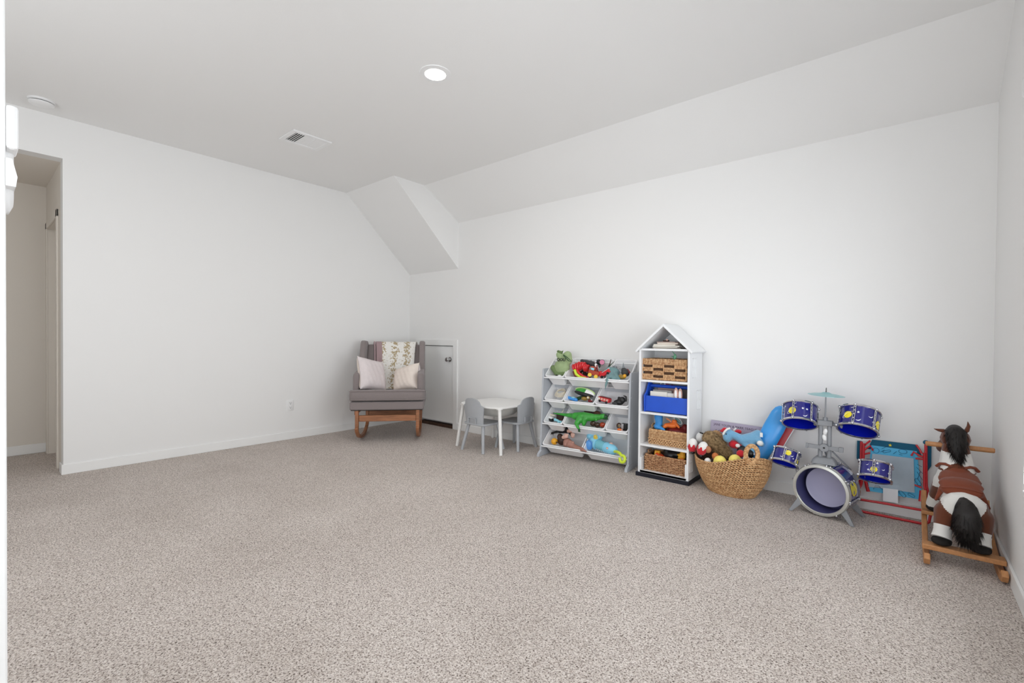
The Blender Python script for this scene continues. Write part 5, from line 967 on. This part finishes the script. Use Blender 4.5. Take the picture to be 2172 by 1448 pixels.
# stand: saddle, twin posts, cross bar, top block, arms, legs
dpart('stand_saddle', m_stand, MB().loft([rrect(.135, .10, .02, .318, cx=-.385, cy=3.485), rrect(.125, .095, .02, .335, cx=-.385, cy=3.487), rrect(.095, .08, .015, .352, cx=-.385, cy=3.49), rrect(.085, .07, .015, .356, cx=-.385, cy=3.49)]), bevel=.002)
for xx in (-.408, -.362): dpart('stand_post', m_stand, MB().tube([(xx, 3.49, .35), (xx, 3.495, .56)], .0125, 16))
dpart('top_block', m_stand, MB().bb(-.425, -.345, 3.475, 3.515, .552, .585), bevel=.004); dpart('top_clamp', m_stand, MB().tube([(-.385, 3.495, .585), (-.385, 3.495, .603)], .013, 16))
M_ = Matrix.Translation((-.385, 3.47, .418)) @ Matrix.Rotation(R(1), 4, 'Y')
dpart('cross_bar', m_stand, MB().bb(-.098, .098, -.006, .008, -.012, .012, M_).bb(-.098, -.085, -.010, .008, -.016, .014, M_).bb(.075, .098, -.012, .008, -.014, .016, M_), bevel=.002); dpart('bar_hub', m_stand, MB().tube([(-.385, 3.458, .418), (-.385, 3.482, .418)], .024, 20)); dpart('hub_hole', m_black, MB().tube([(-.385, 3.4572, .418), (-.385, 3.4585, .418)], .006, 12))
for zz, k in ((.515, 1), (.478, -1)): dpart('wing_nut', m_white, MB().ell((-.385 + .002 * k, 3.485, zz), (.012, .008, .021), 14, rot=(0, R(14 * k), 0)))
for s_, tc in ((-1, V((-0.431, 3.520, 0.550))), (1, V((-0.306, 3.500, 0.554)))): dpart('tom_arm', m_stand, MB().tube([(-.385 + s_ * .035, 3.495, .568), tuple(tc + V((s_ * .01, 0, 0)))], .011, 10))
dpart('cymbal_rod', m_stand, MB().tube([(-.385, 3.495, .60), (-.383, 3.495, .775)], [.0045, .003], 8)); dpart('rod_tip', m_black, MB().tube([(-.383, 3.495, .762), (-.382, 3.495, .79)], [.0035, .002], 8))
Mc = Matrix.Translation(V((-.382, 3.495, .752)) - DL) @ Matrix.Rotation(R(2.5), 4, 'Y')
MB().lathe([(.0005, .011), (.018, .009), (.028, .003), (.07, -.003), (.098, -.009), (.098, -.0105), (.07, -.0045), (.028, .0015), (.0005, .009)], 48, Mc).build('cymbal', m_cym, ds)
dpart('drumstick', m_stand, MB().tube([(-.345, 3.50, .395), (-.255, 3.56, .285)], .005, 8)); dpart('drumstick', m_stand, MB().tube([(-.39, 3.51, .40), (-.372, 3.53, .34)], .005, 8))
for s_, c_, e_ in ((-1, V((-.535, 3.48, .262)), V((-0.544, 3.490, 0.264))), (1, V((-.25, 3.53, .25)), V((-0.179, 3.460, 0.276)))):
    dpart('side_bracket', m_stand, MB().add([tuple(c_ + V((0, 0, -.03))), tuple(c_ + V((0, 0, .012))), tuple(e_ + V((0, 0, .006))), tuple(e_ + V((0, 0, -.006))), tuple(c_ + V((0, .012, -.03))), tuple(c_ + V((0, .012, .012))), tuple(e_ + V((0, .012, .006))), tuple(e_ + V((0, .012, -.006)))], [(0, 1, 2, 3), (7, 6, 5, 4), (0, 4, 5, 1), (1, 5, 6, 2), (2, 6, 7, 3), (3, 7, 4, 0)]), bevel=.001)
for s_, a0, y0, yx in ((-1, 215, 3.44, -.03), (1, 325, 3.40, -.045), (1, 325, 3.56, .03)):
    r0 = .150; cx = bcen.x + (y0 - bcen.y) * bdir.x; p_ = V((cx + r0 * cos(R(a0)), y0, .168 + r0 * sin(R(a0)))); f_ = V((p_.x + s_ * .055, y0 + yx, .002)); q_ = V((p_.x - s_ * .02, y0, p_.z - .012))
    dpart('stand_foot', m_stand, MB().add([tuple(p_ + V((0, -.008, .018))), tuple(q_ + V((0, -.008, -.012))), tuple(f_ + V((-s_ * .02, -.008, 0))), tuple(f_ + V((0, -.008, 0))), tuple(p_ + V((0, .008, .018))), tuple(q_ + V((0, .008, -.012))), tuple(f_ + V((-s_ * .02, .008, 0))), tuple(f_ + V((0, .008, 0)))], [(0, 1, 2, 3), (7, 6, 5, 4), (0, 4, 5, 1), (1, 5, 6, 2), (2, 6, 7, 3), (3, 7, 4, 0)]), bevel=.002)

# ================================================================== folded child's chair against the wall
m_rtube = P_('glossy red tube', (200, 40, 48), .25); m_tealf = P_('teal blue fabric', (20, 92, 122), .85, bump=.2, scale=200); m_skyf = P_('sky blue printed fabric', (92, 186, 228), .85, bump=.1, scale=200); m_greyf = P_('pale blue grey lining', (176, 190, 202), .9, bump=.9, scale=18, var=.06); m_line = P_('navy print line', (20, 60, 110), .8); m_tagw = P_('white care label', (232, 234, 238), .7)
fc = thing('folding_chair', "red tube folding child's chair with blue fabric leaning on the wall behind the drums", 'chair', (-.06, 3.71, 0))
FY = 3.715
part(fc, 'frame_tube', m_rtube, MB().tube([(-0.216, 3.740, 0.438), (-0.216, 3.730, 0.290), (-0.219, 3.720, 0.186), (-0.238, 3.700, 0.089), (-0.242, 3.690, 0.042), (-.238, 3.675, .022), (-.222, 3.672, .008), (.095, 3.665, .008), (.112, 3.67, .022), (0.122, 3.690, 0.081), (0.115, 3.700, 0.147), (0.099, 3.715, 0.224), (0.096, 3.720, 0.349), (0.094, 3.730, 0.474)], .0075, 10))
part(fc, 'frame_tube', m_rtube, MB().tube([(-0.203, 3.720, 0.431), (-0.203, 3.715, 0.281), (-0.210, 3.700, 0.177), (-0.229, 3.700, 0.113), (-0.230, 3.695, 0.089), (-0.213, 3.690, 0.076), (-0.084, 3.690, 0.080), (0.059, 3.690, 0.080), (0.101, 3.690, 0.081), (0.109, 3.690, 0.109), (0.102, 3.700, 0.172), (0.091, 3.710, 0.223), (0.088, 3.720, 0.418)], .0075, 10))
for a_, b_ in (((-0.175, 3.720, 0.129), (-0.201, 3.730, 0.248)), ((0.075, 3.710, 0.126), (0.079, 3.720, 0.190))): part(fc, 'chair_foot', m_rtube, MB().tube([a_, b_], .011, 12))
for pts in ([(-0.171, 3.740, 0.450), (-0.189, 3.735, 0.430), (-0.203, 3.730, 0.411)], [(-0.202, 3.720, 0.386), (-0.169, 3.725, 0.420), (-0.155, 3.725, 0.392)], [(0.050, 3.740, 0.457), (0.065, 3.735, 0.435), (0.076, 3.730, 0.409)], [(0.029, 3.725, 0.390), (0.039, 3.725, 0.415), (0.065, 3.720, 0.398), (0.087, 3.720, 0.390)], [(-0.202, 3.725, 0.360), (-0.169, 3.730, 0.374)], [(0.048, 3.725, 0.377), (0.087, 3.720, 0.379)], [(0.040, 3.720, 0.219), (0.078, 3.715, 0.208)]): part(fc, 'seat_bracket', m_rtube, MB().tube(pts, .0055, 8))
def quadcloth(name, m_, c4, y0, thick=.004, wav=0):
    c4 = [V(p) for p in c4]; n = 10; mb = MB(); vs = []
    for s_ in (0, 1):
        for j in range(n + 1):
            for i in range(n + 1):
                u, v = i / n, j / n; p = (c4[0] * (1 - u) + c4[1] * u) * (1 - v) + (c4[3] * (1 - u) + c4[2] * u) * v; vs.append((p.x, p.y + s_ * thick + wav * sin(u * 9 + v * 5) * .5, p.z))
    N = (n + 1) ** 2; fs = []
    for j in range(n):
        for i in range(n): a = j * (n + 1) + i; fs.append((a, a + 1, a + n + 2, a + n + 1)); fs.append((N + a, N + a + n + 1, N + a + n + 2, N + a + 1))
    for i in range(n): fs += [(i, N + i, N + i + 1, i + 1), (n * (n + 1) + i, n * (n + 1) + i + 1, N + n * (n + 1) + i + 1, N + n * (n + 1) + i), (i * (n + 1), (i + 1) * (n + 1), N + (i + 1) * (n + 1), N + i * (n + 1)), (i * (n + 1) + n, N + i * (n + 1) + n, N + (i + 1) * (n + 1) + n, (i + 1) * (n + 1) + n)]
    return part(fc, name, m_, mb.add(vs, fs))
quadcloth('back_fabric', m_tealf, [(-0.161, 3.745, 0.457), (0.052, 3.745, 0.457), (0.076, 3.742, 0.395), (-0.184, 3.742, 0.394)], 0)
quadcloth('side_flap', m_tealf, [(-0.239, 3.752, 0.438), (-0.214, 3.752, 0.439), (-0.212, 3.750, 0.287), (-0.240, 3.750, 0.322)], 0); quadcloth('side_flap', m_tealf, [(0.099, 3.750, 0.477), (0.120, 3.750, 0.461), (0.120, 3.748, 0.339), (0.101, 3.748, 0.296)], 0)
part(fc, 'corner_cap', m_tealf, MB().ell((0.094, 3.730, 0.480), (.014, .012, .014), 12))
quadcloth('seat_fabric', m_skyf, [(-0.165, 3.736, 0.422), (0.054, 3.736, 0.419), (0.084, 3.715, 0.135), (-0.184, 3.715, 0.134)], 0, wav=.002)
quadcloth('seat_lining', m_greyf, [(-0.159, 3.724, 0.371), (0.040, 3.724, 0.375), (0.047, 3.708, 0.172), (-0.175, 3.708, 0.162)], 0, .003, wav=.004)
quadcloth('care_label', m_tagw, [(-0.102, 3.698, 0.173), (-0.030, 3.698, 0.177), (-0.029, 3.697, 0.094), (-0.101, 3.697, 0.092)], 0, .001)
part(fc, 'star_print', m_print_y, MB().add(*(lambda P, n: ([tuple(V((-0.072, 3.738, 0.436)) + V((p[0] * 1.2, 0, p[1] * 1.2))) for p in P] + [tuple(V((-0.072, 3.738, 0.436)))], [(i, (i + 1) % n, n) for i in range(n)]))(star, 10)), smooth=False)
# doodle line print on the sky blue fabric: strokes, loops and pills
def circ(c_, rx, rz, n=16, a0=0, a1=360): return [tuple(V(c_) + V((rx * cos(R(a0 + (a1 - a0) * i / n)), 0, rz * sin(R(a0 + (a1 - a0) * i / n))))) for i in range(n + 1)]
lines = [circ((-0.141, 3.732, 0.393), .016, .016), circ((-0.011, 3.733, 0.408), .020, .013), circ((-0.130, 3.711, 0.167), .014, .012, 16, 0, 200), circ((-0.127, 3.711, 0.153), .022, .016, 16, 20, 190)]
for a_, b_ in (((-0.113, 3.733, 0.407), (-0.086, 3.733, 0.429)), ((-0.118, 3.733, 0.388), (-0.099, 3.733, 0.403)), ((-0.056, 3.733, 0.386), (-0.040, 3.733, 0.404)), ((-0.029, 3.733, 0.388), (-0.013, 3.733, 0.385)), ((0.053, 3.728, 0.325), (0.082, 3.724, 0.292)), ((0.056, 3.726, 0.298), (0.082, 3.722, 0.253)), ((0.059, 3.722, 0.256), (0.071, 3.724, 0.301)), ((0.055, 3.728, 0.343), (0.079, 3.726, 0.331))): lines.append([a_, b_])
for c_, an, l_, w_ in ((V((-0.088, 3.733, 0.396)), 22, .020, .006), (V((-0.010, 3.709, 0.153)), -50, .018, .009), (V((0.032, 3.709, 0.154)), -25, .014, .007), (V((0.061, 3.718, 0.238)), -60, .018, .009)):
    d_ = V((cos(R(an)), 0, sin(R(an)))); e_ = V((-sin(R(an)), 0, cos(R(an)))); lines.append([tuple(c_ + d_ * (l_ * (1 if cos(a) > 0 else -1) * .7 + w_ * cos(a)) + e_ * w_ * sin(a)) for a in [2 * pi * i / 16 for i in range(17)]])
mb = MB()
for l_ in lines: mb.tube([(p[0], p[1] - .002, p[2]) for p in l_], .0011, 5)
part(fc, 'doodle_print', m_line, mb)

# ================================================================== rocking horse
m_hb = P_('chestnut brown velour', (98, 48, 22), .9, sheen=.3, bump=.15, scale=160); m_hw = P_('white velour', (228, 226, 222), .9, sheen=.3, bump=.15, scale=160); m_hk = P_('black velour', (22, 18, 16), .9)
m_sad = P_('rust brown suede', (120, 54, 27), .85, bump=.2, scale=120, sheen=.2); m_hair = P_('black brown hair', (20, 14, 12), .6); m_beech = P_('honey beech wood', (200, 142, 92), .45, var=.18, scale=12, stretch=(6, 1, 6))
hs = thing('rocking_horse', 'brown and white plush rocking horse facing the wall in the right corner', 'rocking horse', (.225, 3.25, 0))
HX = .222
mb = MB(); mb.ell((.224, 3.185, .255), (.097, .088, .088)); mb.ell((.215, 3.29, .30), (.087, .12, .085)); mb.ell((.21, 3.40, .365), (.084, .07, .088)); mb.cap((.21, 3.42, .41), (.208, 3.475, .50), .074, .058)
for s_ in (-1, 1):
    mb.cap((.222 + s_ * .055, 3.18, .23), (.216 + s_ * .066, 3.14, .165), .056, .040); mb.cap((.214 + s_ * .05, 3.41, .34), (.212 + s_ * .078, 3.475, .235), .046, .033)
def hpaint(c):
    x, y, z = c.x + .225, c.y + 3.25, c.z; d = abs(x - .218)
    if y < 3.30 and z > .235 + max(0, d - .055) * 1.6 and z > .235 + (.10 - .10) and (d / .085) ** 2 + ((z - .315) / .085) ** 2 < 1: return 1
    if y > 3.36 and z > .375 + .5 * d - (.0) and z < .492 and y < 3.50: return 1
    if .30 < z < .40 and d > .05 and 3.33 < y < 3.42: return 1
    return 0
bpart(hs, 'body', [m_hb, m_hw], mb, vox=.0055, smooth=6, paint=lambda c: hpaint(c))
mb = MB(); mb.ell((.207, 3.495, .555), (.064, .066, .058)); mb.cap((.197, 3.52, .54), (.163, 3.585, .487), .046, .032)
bpart(hs, 'head', m_hb, mb, vox=.005)
hd = part(hs, 'nostril', m_hk, MB().ell((.147, 3.600, .478), (.010, .012, .012), 10))
part(hs, 'ear', m_hb, MB().tube([(.240, 3.495, .588), (.252, 3.495, .608), (.258, 3.492, .632), (.254, 3.49, .656)], [.016, .024, .018, .002], 12, flat=.45))
part(hs, 'ear', m_hb, MB().tube([(.175, 3.50, .588), (.158, 3.50, .592), (.138, 3.50, .594), (.120, 3.50, .599)], [.014, .018, .012, .002], 12, flat=.6))
for s_ in (-1, 1):
    a_ = V((.216 + s_ * .066, 3.14, .168)); b_ = V((.210 + s_ * .068, 3.115, .118)); part(hs, 'leg_wrap', m_hw, MB().tube([a_ + V((0, 0, .004)), a_.lerp(b_, .35), a_.lerp(b_, .7), b_], [.038, .036, .037, .040], 18))
    mb = MB(); mb.ell((b_.x, b_.y - .002, .106), (.041, .046, .020)); mb.ell((b_.x, b_.y - .016, .102), (.040, .034, .015)); bpart(hs, 'hoof', m_hk, mb, vox=.004)
    a_ = V((.212 + s_ * .078, 3.475, .24)); b_ = V((.212 + s_ * .084, 3.50, .175)); part(hs, 'leg_wrap', m_hw, MB().tube([a_, a_.lerp(b_, .5), b_], [.032, .033, .036], 18)); mb = MB(); mb.ell((b_.x, b_.y, .160), (.038, .042, .020)); bpart(hs, 'hoof', m_hk, mb, vox=.004)
# saddle
mb = MB(); mb.ell((.214, 3.305, .372), (.084, .105, .026), rot=(R(24), 0, 0)); mb.ell((.212, 3.37, .408), (.045, .05, .026), rot=(R(27), 0, 0)); mb.ell((.216, 3.255, .358), (.0868, .06, .030), rot=(R(22), 0, 0)); mb.ell((.218, 3.212, .335), (.082, .030, .028), rot=(R(15), 0, 0)); mb.ell((.218, 3.225, .352), (.078, .022, .016))
for s_ in (-1, 1): mb.cap((.216 + s_ * .070, 3.23, .335), (.219 + s_ * .096, 3.22, .275), .014, .007)
bpart(hs, 'saddle', m_sad, mb, vox=.0045)
part(hs, 'saddle_piping', m_sad, MB().tube([(.142, 3.205, .346), (.18, 3.196, .356), (.218, 3.194, .359), (.256, 3.196, .357), (.292, 3.206, .348)], .003, 6))
for s_ in (-1, 1): part(hs, 'strap', m_sad, MB().tube([(.212 + s_ * .02, 3.36, .428), (.21 + s_ * .045, 3.375, .434), (.21 + s_ * .066, 3.39, .430), (.21 + s_ * .080, 3.395, .412)], [.013, .013, .013, .013], 8, flat=.6))
part(hs, 'saddle_stitch', m_hw, MB().box((.205, 3.33, .4055), (.009, .003, .002), None).box((.225, 3.33, .4055), (.009, .003, .002)).box((.216, 3.318, .4), (.009, .003, .002)))
# handle bar, mane, tail
part(hs, 'handle_bar', m_beech, MB().tube([(.086, 3.525, .508), (.09, 3.525, .508), (.356, 3.51, .512), (.360, 3.51, .512)], [.010, .0135, .0135, .010], 16))
mp = [((.205, 3.50, .598), .036), ((.206, 3.455, .585), .045), ((.209, 3.425, .53), .040), ((.213, 3.395, .48), .026), ((.215, 3.375, .455), .010)]
mb = MB()
for (a_, ra), (b_, rb) in zip(mp, mp[1:]): mb.cap(a_, b_, ra, rb)
bpart(hs, 'mane', m_hair, mb, vox=.006)
tag(part(hs, 'mane_hair', m_hair, fur(MB(), mp, 1500, .032, .0012, 5, (0, -.1, -.6)), smooth=False), kind='stuff')
tp = [((.218, 3.115, .315), .022), ((.224, 3.08, .30), .036), ((.226, 3.06, .26), .050), ((.226, 3.055, .215), .052), ((.228, 3.05, .178), .040), ((.230, 3.05, .155), .022)]
mb = MB()
for (a_, ra), (b_, rb) in zip(tp, tp[1:]): mb.cap(a_, b_, ra, rb)
bpart(hs, 'tail', m_hair, mb, vox=.007)
tag(part(hs, 'tail_hair', m_hair, fur(MB(), tp, 2200, .036, .0012, 6, (0, 0, -.8)), smooth=False), kind='stuff')
# wooden bow rockers and cross bars
rp = [(2.985, .058), (3.0, .032), (3.05, .022), (3.13, .019), (3.22, .022), (3.32, .034), (3.42, .058), (3.5, .09), (3.58, .132), (3.64, .176), (3.66, .205)]
for xx in (.087, .345):
    lo = []
    for i, p in enumerate(rp):
        t_ = (V(rp[min(i + 1, len(rp) - 1)]) - V(rp[max(i - 1, 0)])).normalized(); n_ = V((-t_.y, t_.x)); h_ = .0185
        lo.append([(xx + a, p[0] + n_.x * h, p[1] + n_.y * h) for a, h in ((-.012, -h_), (.012, -h_), (.012, h_), (-.012, h_))])
    part(hs, 'rocker', m_beech, MB().loft(lo), bevel=.004)
part(hs, 'cross_bar', m_beech, MB().bb(.070, .360, 3.065, 3.13, .062, .085), bevel=.003)
part(hs, 'cross_bar', m_beech, MB().bb(.074, .360, 3.475, 3.535, .118, .139, None), bevel=.003)
